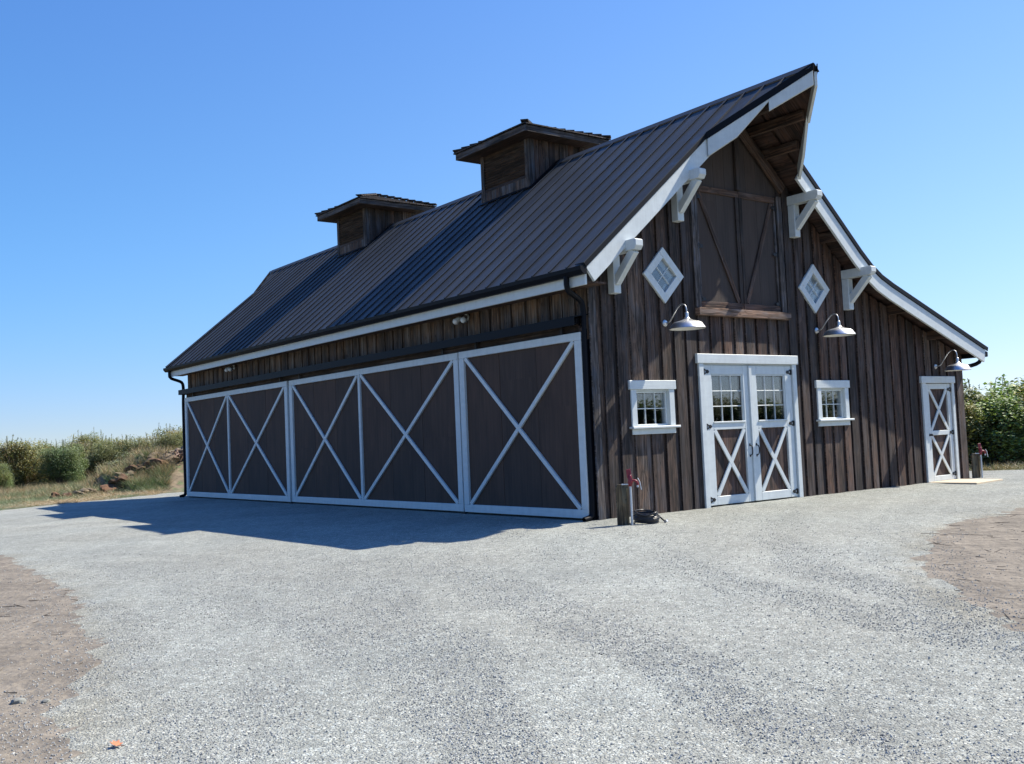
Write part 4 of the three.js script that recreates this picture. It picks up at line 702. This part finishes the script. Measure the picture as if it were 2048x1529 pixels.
// dead twigs and straw on the bare dirt
{
  const im = new THREE.InstancedMesh(new THREE.CylinderGeometry(0.6, 1, 1, 5).rotateZ(Math.PI / 2), new THREE.MeshStandardMaterial({ color: lin(0.09, 0.075, 0.06), roughness: 1 }), 420), M = new THREE.Matrix4(), q = new THREE.Quaternion(), e = new THREE.Euler(); let n = 0;
  while (n < 420) { const x = rr(-9.5, 9), z = rr(-2, 9); if (region(x, z) !== 1) continue; const L = rr(0.04, 0.22) * (rnd() < 0.2 ? 1.8 : 1); e.set(0, rr(0, 6.3), rr(-0.06, 0.06)); q.setFromEuler(e); const t = rr(0.0015, 0.004); M.compose(new THREE.Vector3(x, gy(x, z) + 0.004, z), q, new THREE.Vector3(L, t, t)); im.setMatrixAt(n++, M); }
  im.name = 'dead_twigs'; im.castShadow = im.receiveShadow = true; im.userData = { label: 'dead twigs and straw strewn over the bare dirt', category: 'twigs', kind: 'stuff' }; scene.add(im);
}

// ------------------------------------------------------------------ vegetation
const leafMat = (r, g, b) => new THREE.MeshPhysicalMaterial({ color: lin(r, g, b), vertexColors: true, roughness: 0.75, transmission: 0.4, thickness: 0, side: THREE.DoubleSide });
const BARK = new THREE.MeshStandardMaterial({ color: lin(0.11, 0.085, 0.065), roughness: 1 });
// crown of a bush: many small folded leaves spread through uneven clumps
function crownGeo(o) {
  const pos = [], col = [], stems = [];
  const leaf = (x, y, z, s, tone, up) => {
    const a = rr(0, 6.283), el = rr(-0.5, 0.9), L = s * rr(0.8, 1.5), w = s * rr(0.32, 0.5) * (o.thin || 1);
    const dx = Math.cos(a) * Math.cos(el), dz = Math.sin(a) * Math.cos(el), dy = up ? 0.9 : Math.sin(el), nx = -Math.sin(a), nz = Math.cos(a), f = rr(-0.3, 0.3) * w;
    const A = [x, y, z], B = [x + dx * L * 0.45 + nx * w, y + dy * L * 0.45 + f, z + dz * L * 0.45 + nz * w], C = [x + dx * L, y + dy * L, z + dz * L], D = [x + dx * L * 0.45 - nx * w, y + dy * L * 0.45 + f, z + dz * L * 0.45 - nz * w];
    pos.push(...A, ...B, ...C, ...A, ...C, ...D); for (let i = 0; i < 6; i++) col.push(...tone);
  };
  const clumps = [];
  for (let k = 0; k < o.clumps; k++) {
    const a = rr(0, 6.283), rad = o.w * Math.sqrt(rnd()) * 0.8, t = rnd(), y = o.h * (o.low + (1 - o.low) * Math.pow(t, 0.8)) * (1 - 0.25 * (rad / o.w) ** 2);
    clumps.push([Math.cos(a) * rad, y * 0.93, Math.sin(a) * rad, o.cr * rr(0.6, 1.25), rnd()]);
  }
  for (const [x, y, z, r, tn] of clumps) {
    const n = Math.round(o.leaves / o.clumps * rr(0.7, 1.3)), autumn = rnd() < (o.autumn || 0);
    for (let i = 0; i < n; i++) {
      let u = rr(-1, 1), v = rr(-1, 1), w = rr(-1, 1); const q = Math.hypot(u, v, w) || 1, k = Math.pow(rnd(), 0.45) / q * r;
      const yy = y + v * k * 0.85; if (yy < 0.02) continue; const l = 0.75 + 0.5 * rnd() + 0.25 * (tn - 0.5);
      const tone = autumn ? [l * 1.7, l * 1.0, l * 0.7] : [l * (0.9 + 0.35 * tn), l, l * (0.8 + 0.2 * rnd())];
      leaf(x + u * k, yy, z + w * k, o.leaf, tone, o.up);
    }
    if (rnd() < 0.8) { const b = [rr(-0.12, 0.12) * o.w, -0.1, rr(-0.12, 0.12) * o.w]; stems.push(tube([b, [b[0] + (x - b[0]) * 0.35, y * 0.45, b[2] + (z - b[2]) * 0.35], [x, y, z]], rr(0.008, 0.02), 6, 5)); }
  }
  for (let k = 0; k < (o.shoots || 0); k++) {              // upright shoots breaking the outline
    const a = rr(0, 6.283), r = o.w * 0.85 * Math.sqrt(rnd()), x = Math.cos(a) * r, z = Math.sin(a) * r, y0 = o.h * 0.6, y1 = o.h * rr(0.95, 1.2) * (1 - 0.15 * r / o.w), lx = rr(-0.2, 0.2), lz = rr(-0.2, 0.2);
    stems.push(tube([[x, y0, z], [x + lx * 0.5, (y0 + y1) / 2, z + lz * 0.5], [x + lx, y1, z + lz]], 0.006, 5, 4));
    for (let i = 0; i < (o.shootLeaves || 18); i++) { const t = rr(0.25, 1); leaf(x + lx * t, y0 + (y1 - y0) * t, z + lz * t, o.leaf * 0.9, [rr(.8, 1.1), rr(.8, 1.1), 0.8], false); }
  }
  const g = new THREE.BufferGeometry(); g.setAttribute('position', new THREE.Float32BufferAttribute(pos, 3)); g.setAttribute('color', new THREE.Float32BufferAttribute(col, 3)); g.computeVertexNormals();
  return [g, mergeGeometries(stems)];
}
const KIND = {
  broom: { w: 1.0, h: 1.9, low: 0.08, clumps: 60, cr: 0.4, leaves: 22000, leaf: 0.05, thin: 0.8, shoots: 11, shootLeaves: 60, autumn: 0.14 },
  dense: { w: 1.0, h: 1.9, low: 0.08, clumps: 48, cr: 0.42, leaves: 20000, leaf: 0.052, thin: 1, shoots: 14, autumn: 0.04 },
  leafy: { w: 1.0, h: 2.0, low: 0.1, clumps: 54, cr: 0.36, leaves: 10000, leaf: 0.078, thin: 1.25, shoots: 9, shootLeaves: 14, autumn: 0.08 },
  twiggy: { w: 0.8, h: 2.1, low: 0.4, clumps: 16, cr: 0.3, leaves: 900, leaf: 0.05, thin: 1.1, shoots: 30, shootLeaves: 16, autumn: 0.0 },
};
const GEO = {}; for (const k in KIND) GEO[k] = [crownGeo(KIND[k]), crownGeo(KIND[k]), ...(k === 'twiggy' ? [] : [crownGeo(KIND[k])])];
const LEAFM = { yellow: leafMat(0.225, 0.25, 0.056), olive: leafMat(0.165, 0.205, 0.058), green: leafMat(0.15, 0.235, 0.06), dark: leafMat(0.13, 0.205, 0.06), grey: leafMat(0.18, 0.215, 0.1), bright: leafMat(0.22, 0.33, 0.075), brown: leafMat(0.28, 0.215, 0.085) };
let bushNo = 0;
function bush(kind, tint, x, z, h, w, label, y, grp = 'bushes around the yard') {
  const [cg, sg] = GEO[kind][bushNo++ % GEO[kind].length], K = KIND[kind], t = thing('bush', label, 'bush', [x, y ?? gy(x, z) - 0.03, z], grp);
  t.rotation.y = rr(0, 6.28); t.scale.set(w / K.w, h / K.h, w / K.w);
  mesh('crown', cg, LEAFM[tint], t); mesh('stem', sg, BARK, t);
}
//LEFT
const bankY = (x, z) => (0.2 * sstep(-1.8, 0.4, x) + 0.55 * sstep(0.9, 1.3, x + 0.5 * (fbm(z * 0.9, 3, 3, 7) - 0.5)) + 0.2 * sstep(1.2, 2.3, x) + 0.45 * sstep(2.25, 2.6, x + 0.6 * (fbm(z * 0.8, 9, 3, 7) - 0.5)) + 0.15 * sstep(3, 5, x)) * Math.exp(-Math.pow((z + 29.3) / 2.6, 2)) * (1 - 0.0 * x) + 0.42 * (fbm(x * 0.9 + 3, z * 0.9 + 8, 4, 44) - 0.5) * sstep(-2, 0.5, x) * Math.exp(-Math.pow((z + 28.8) / 2.2, 2));
bush('broom', 'yellow', 0.75, -42.5, 2.45, 1.75, 'rounded yellow green bush at the left edge of the photo');
bush('broom', 'green', -0.75, -38.6, 1.35, 0.6, 'low green clump under the yellow bush at the far left');
bush('dense', 'dark', 2.05, -40.2, 2.1, 1.0, 'dark green bush with deep shade under it, right of the path');
bush('dense', 'green', 2.75, -41.2, 2.2, 0.9, 'mid green bush leaning on the dark shaded bush');
bush('broom', 'grey', 3.6, -43.5, 2.3, 1.2, 'greyish bush just right of the dark shaded bush');
bush('broom', 'olive', 4.6, -42.5, 2.25, 1.1, 'olive bush in the middle of the left thicket');
bush('broom', 'yellow', 5.0, -46.5, 2.75, 1.1, 'bush with an orange tinged top in the left thicket');
bush('dense', 'olive', 5.6, -40.0, 1.6, 1.2, 'low olive bush in front of the left thicket');
bush('broom', 'bright', 3.5, -36.5, 0.95, 0.8, 'low bright green weeds before the left thicket');
bush('broom', 'bright', 3.2, -33.0, 0.9, 0.55, 'bright green weeds at the foot of the earth bank');
bush('broom', 'olive', 6.3, -41.5, 2.35, 1.2, 'olive bush behind the top of the earth bank');
bush('broom', 'brown', 5.6, -37.0, 1.75, 0.9, 'brownish dry bush behind the top of the earth bank');
bush('dense', 'olive', 7.0, -39.0, 2.75, 1.3, 'taller olive bush close to the far barn corner');
bush('broom', 'olive', 5.2, -34.5, 1.75, 1.0, 'dry olive bush on the rise beside the far barn corner', 0.35);
bush('broom', 'yellow', 6.4, -35.4, 2.0, 1.1, 'yellowish bush on the rise half hidden by the barn', 0.4);
bush('dense', 'green', 4.1, -50.0, 2.3, 1.3, 'green bush deep in the left thicket', undefined);
bush('broom', 'olive', 7.4, -52.0, 2.6, 1.6, 'far olive bush showing above the left thicket');
bush('broom', 'green', -1.9, -44.0, 2.2, 1.2, 'green bush partly outside the left edge');
bush('broom', 'brown', 1.9, -52.0, 2.1, 1.3, 'brown green bush beyond the end of the path');
bush('broom', 'olive', 0.2, -47.0, 2.0, 1.5, 'olive bush filling the gap behind the yellow green bush');
bush('broom', 'olive', 3.0, -47.5, 2.35, 1.4, 'olive bush behind the dark shaded bush');
bush('broom', 'yellow', 6.0, -44.6, 2.35, 1.3, 'yellowish bush in the right half of the left thicket');
bush('dense', 'olive', 4.5, -38.6, 1.25, 1.2, 'low olive bush before the middle of the left thicket');
//RIGHT
bush('leafy', 'yellow', 14.5, -3.0, 1.95, 0.95, 'yellow green bush against the right barn corner');
bush('leafy', 'bright', 15.6, -2.1, 1.75, 1.0, 'glossy green bush behind the right hydrant');
bush('leafy', 'bright', 17.0, -2.1, 2.3, 1.35, 'bright leafy bush at the right edge of the photo');
bush('leafy', 'olive', 16.6, -3.8, 2.25, 1.3, 'olive green bush behind the glossy bush on the right');
bush('leafy', 'green', 16.4, -1.9, 0.95, 1.1, 'low bush along the foot of the right hedge');
bush('leafy', 'olive', 18.6, -2.8, 2.3, 1.3, 'broad olive bush just outside the right edge');
bush('twiggy', 'grey', 15.7, -4.2, 2.25, 0.8, 'thin twiggy shrub rising over the right hedge by the barn');
bush('twiggy', 'green', 17.6, -4.3, 2.35, 0.9, 'sparse leafy shoots rising over the right hedge');
bush('dense', 'dark', 14.6, -4.6, 1.5, 1.0, 'bush at the back of the right hedge, hidden by the others');
// the hedge across the yard that the panes mirror
for (let i = 0; i < 15; i++) { const a = i / 14, x = 17 + a * 20 + rr(-0.8, 0.8), z = 27 - a * 16 + rr(-0.8, 0.8); bush(pick(['dense', 'leafy']), pick(['green', 'bright', 'olive']), x, z, rr(1.9, 2.9), rr(1.3, 1.9), 'bush of the long hedge across the yard, mirrored in the panes', undefined, 'hedge across the yard'); }
// scrub that reads as one mass behind
{
  const [cg] = GEO.broom[0], im = new THREE.InstancedMesh(cg, LEAFM.olive, 150), M = new THREE.Matrix4(), q = new THREE.Quaternion(), Y = new THREE.Vector3(0, 1, 0), c = new THREE.Color();
  for (let i = 0; i < 150; i++) { const right = i > 100, x = right ? rr(17, 60) : rr(-14, 34), z = right ? rr(-26, -7) - 0.35 * (x - 17) : rr(-95, -52), s = rr(1.2, 2.2); q.setFromAxisAngle(Y, rr(0, 6)); M.compose(new THREE.Vector3(x, gy(x, z) - 0.05, z), q, new THREE.Vector3(s, right ? rr(0.9, 1.2) : rr(0.75, 1.2), s)); im.setMatrixAt(i, M); const l = rr(0.6, 1.2); im.setColorAt(i, c.setRGB(l * rr(0.8, 1.2), l, l * 0.9)); }
  im.name = 'scrub'; im.castShadow = im.receiveShadow = true; im.userData = { label: 'olive scrub thicket reaching away behind the nearer bushes', category: 'scrub', kind: 'stuff' }; scene.add(im);
}
// bank of dug earth by the far corner of the barn
const soilMap = colorTex(512, 512, (x, y) => { const n = fbm(x / 32, y / 32, 5, 171, 16, 16), f = hash(x, y, 8), g = sstep(0.52, 0.7, fbm(x / 48, y / 48, 4, 33, 11, 11)); const l = 0.7 + 0.8 * (n - 0.5) + 0.3 * (f - 0.5); return [l * (0.225 - 0.07 * g), l * (0.175 + 0.01 * g), l * (0.11 - 0.03 * g)]; }, 1 / 2.5, 1 / 2.5);
const SOIL = new THREE.MeshStandardMaterial({ color: lin(0.95, 0.95, 0.95), map: soilMap, roughness: 1 });
{
  const st = 0.16, X0 = -2.4, X1 = 11, Z0 = -37, Z1 = -23, nx = Math.round((X1 - X0) / st), nz = Math.round((Z1 - Z0) / st), p = [], u = [], id = [];
  for (let j = 0; j <= nz; j++) for (let i = 0; i <= nx; i++) { const x = X0 + i * st, z = Z0 + j * st, e = sstep(0, 1.2, x - X0) * sstep(0, 2, z - Z0) * sstep(0, 1.5, Z1 - z) * sstep(0, 1, X1 - x); p.push(x, gy(x, z) - 0.06 + e * (bankY(x, z) + 0.03) + e * 0.14 * (fbm(x * 2.3, z * 2.3, 3, 91) - 0.5) * sstep(0.1, 0.6, bankY(x, z)), z); u.push(x, z); }
  for (let j = 0; j < nz; j++) for (let i = 0; i < nx; i++) { const a = j * (nx + 1) + i, b = a + 1, c = a + nx + 1, d = c + 1; id.push(a, c, b, b, c, d); }
  const g = new THREE.BufferGeometry(); g.setAttribute('position', new THREE.Float32BufferAttribute(p, 3)); g.setAttribute('uv', new THREE.Float32BufferAttribute(u, 2)); g.setIndex(id); g.computeVertexNormals(); struct('earth_bank', g, SOIL, 'low bank of dug brown earth rising towards the far barn corner');
}
{
  const place = [[-0.3, -26.9, 0.26, 0], [0.05, -27.2, 0.2, 0], [-1.3, -26.3, 0.22, 1], [-0.95, -26.4, 0.18, 1], [0.75, -27.3, 0.34, 1], [1.25, -27.5, 0.42, 1], [1.55, -27.8, 0.36, 0], [2.0, -28.0, 0.4, 1], [2.5, -27.9, 0.42, 1], [2.75, -28.2, 0.3, 0], [3.2, -28.1, 0.36, 2], [3.6, -28.3, 0.4, 2], [4.1, -28.4, 0.42, 2]];
  const labels = ['at the low left end of the bank', 'second from the low end of the bank', 'lowest, dark red, out in the grass', 'dark red, beside the lowest clod', 'where the bank starts to rise', 'under the dark overhang', 'just above the dark overhang', 'half way up the bank', 'below the tan crest', 'beside the tan crest', 'pale, on the crest', 'pale, next to the barn corner on the crest', 'pale, mostly behind the barn corner'];
  const mats = [SOIL, new THREE.MeshStandardMaterial({ color: lin(0.72, 0.5, 0.44), map: soilMap, roughness: 1 }), new THREE.MeshStandardMaterial({ color: lin(1.0, 1.0, 1.05), map: soilMap, roughness: 1 })];
  place.forEach(([x, z, r, k], i) => { const m = mesh(numbered('earth_clod'), lump(r * 0.8, rr(1.0, 1.7), rr(0.6, 0.9), rr(0.9, 1.2), 60 + i, 3, 0.95), mats[k], scene); m.position.set(x, gy(x, z) + Math.max(0, bankY(x, z)) + r * 0.25, z); m.rotation.y = rr(0, 6); tag(m, 'brown clod of earth and roots, ' + labels[i], 'earth clod', 'clods of earth on the bank'); });
  const t = thing('root_heap', 'heap of pulled roots and dry stalks on the crest of the earth bank', 'roots', [3.5, gy(3.5, -28) + bankY(3.5, -28) + 0.1, -28]);
  for (let k = 0; k < 26; k++) { const a = rr(0, 6.3), L = rr(0.25, 0.75), x = rr(-0.7, 0.7), z = rr(-0.3, 0.3); mesh('root', tube([[x, rr(0, 0.2), z], [x + Math.cos(a) * L * 0.5, rr(0.1, 0.4), z + Math.sin(a) * L * 0.5], [x + Math.cos(a) * L, rr(-0.1, 0.35), z + Math.sin(a) * L]], rr(0.01, 0.03), 8, 6), k % 3 ? NEWWD : BROWNW, t); }
}
// grass
{
  const blades = n => { const p = [], c = []; for (let i = 0; i < n; i++) { const a = rr(0, 6.3), r = 0.07 * rnd(), x = Math.cos(a) * r, z = Math.sin(a) * r, h = rr(0.5, 1), lx = rr(-0.3, 0.3), lz = rr(-0.3, 0.3), w = 0.009, b = rr(0, 6.3); p.push(x - w * Math.cos(b), 0, z - w * Math.sin(b), x + w * Math.cos(b), 0, z + w * Math.sin(b), x + lx, h, z + lz); const l = rr(0.7, 1.2); for (let k = 0; k < 3; k++) c.push(l, l, l); } const g = new THREE.BufferGeometry(); g.setAttribute('position', new THREE.Float32BufferAttribute(p, 3)); g.setAttribute('color', new THREE.Float32BufferAttribute(c, 3)); g.computeVertexNormals(); return g; };
  const N = 18000, im = new THREE.InstancedMesh(blades(16), leafMat(1, 1, 1), N), M = new THREE.Matrix4(), q = new THREE.Quaternion(), Y = new THREE.Vector3(0, 1, 0), c = new THREE.Color(); let n = 0, guard = 0;
  while (n < N && guard++ < 400000) {
    const right = rnd() < 0.16, slope = !right && rnd() < 0.16, x = right ? rr(11, 22) : slope ? rr(1.4, 5.5) : rr(-13, 8), z = right ? rr(-7, 2.2) : slope ? rr(-28.6, -22.4) : -18 - 26 * Math.pow(rnd(), 1.1);
    if (region(x, z) !== 2) continue;
    if (!right) { const pathX = -0.2 + (-38 - z) * -0.11; if (Math.abs(x - pathX) < 0.75 && z < -36 && rnd() < 0.93) continue; }
    const by = x > -2.2 && z > -36 && z < -23.5 ? Math.max(0, bankY(x, z)) : 0; if (by > 0.35 && rnd() < (x > 2.4 && z > -28 ? 0.0 : 0.45)) continue;
    const far = sstep(-19, -34, z), h = right ? rr(0.08, 0.3) : rr(0.05, 0.14) + rr(0.05, 0.42) * far + (by > 0.2 ? rr(0, 0.3) : 0);
    q.setFromAxisAngle(Y, rr(0, 6.3)); M.compose(new THREE.Vector3(x, gy(x, z) + by - 0.03, z), q, new THREE.Vector3(rr(0.8, 1.6), h, rr(0.8, 1.6))); im.setMatrixAt(n, M);
    const g = right ? rr(0, 1) : sstep(0.5, 0.68, fbm(x * 0.5, z * 0.5, 3, 6) + rr(-0.15, 0.15) + (z < -29 ? 0.08 : 0)), l = rr(0.75, 1.2); im.setColorAt(n, c.setRGB(l * (0.40 - 0.26 * g), l * (0.30 - 0.1 * g), l * (0.15 - 0.08 * g))); n++;
  }
  im.count = n; im.name = 'grass'; im.castShadow = im.receiveShadow = true; im.userData = { label: 'dry and green grass along the far edges of the gravel', category: 'grass', kind: 'stuff' }; scene.add(im);
}

renderer.render(scene, camera);
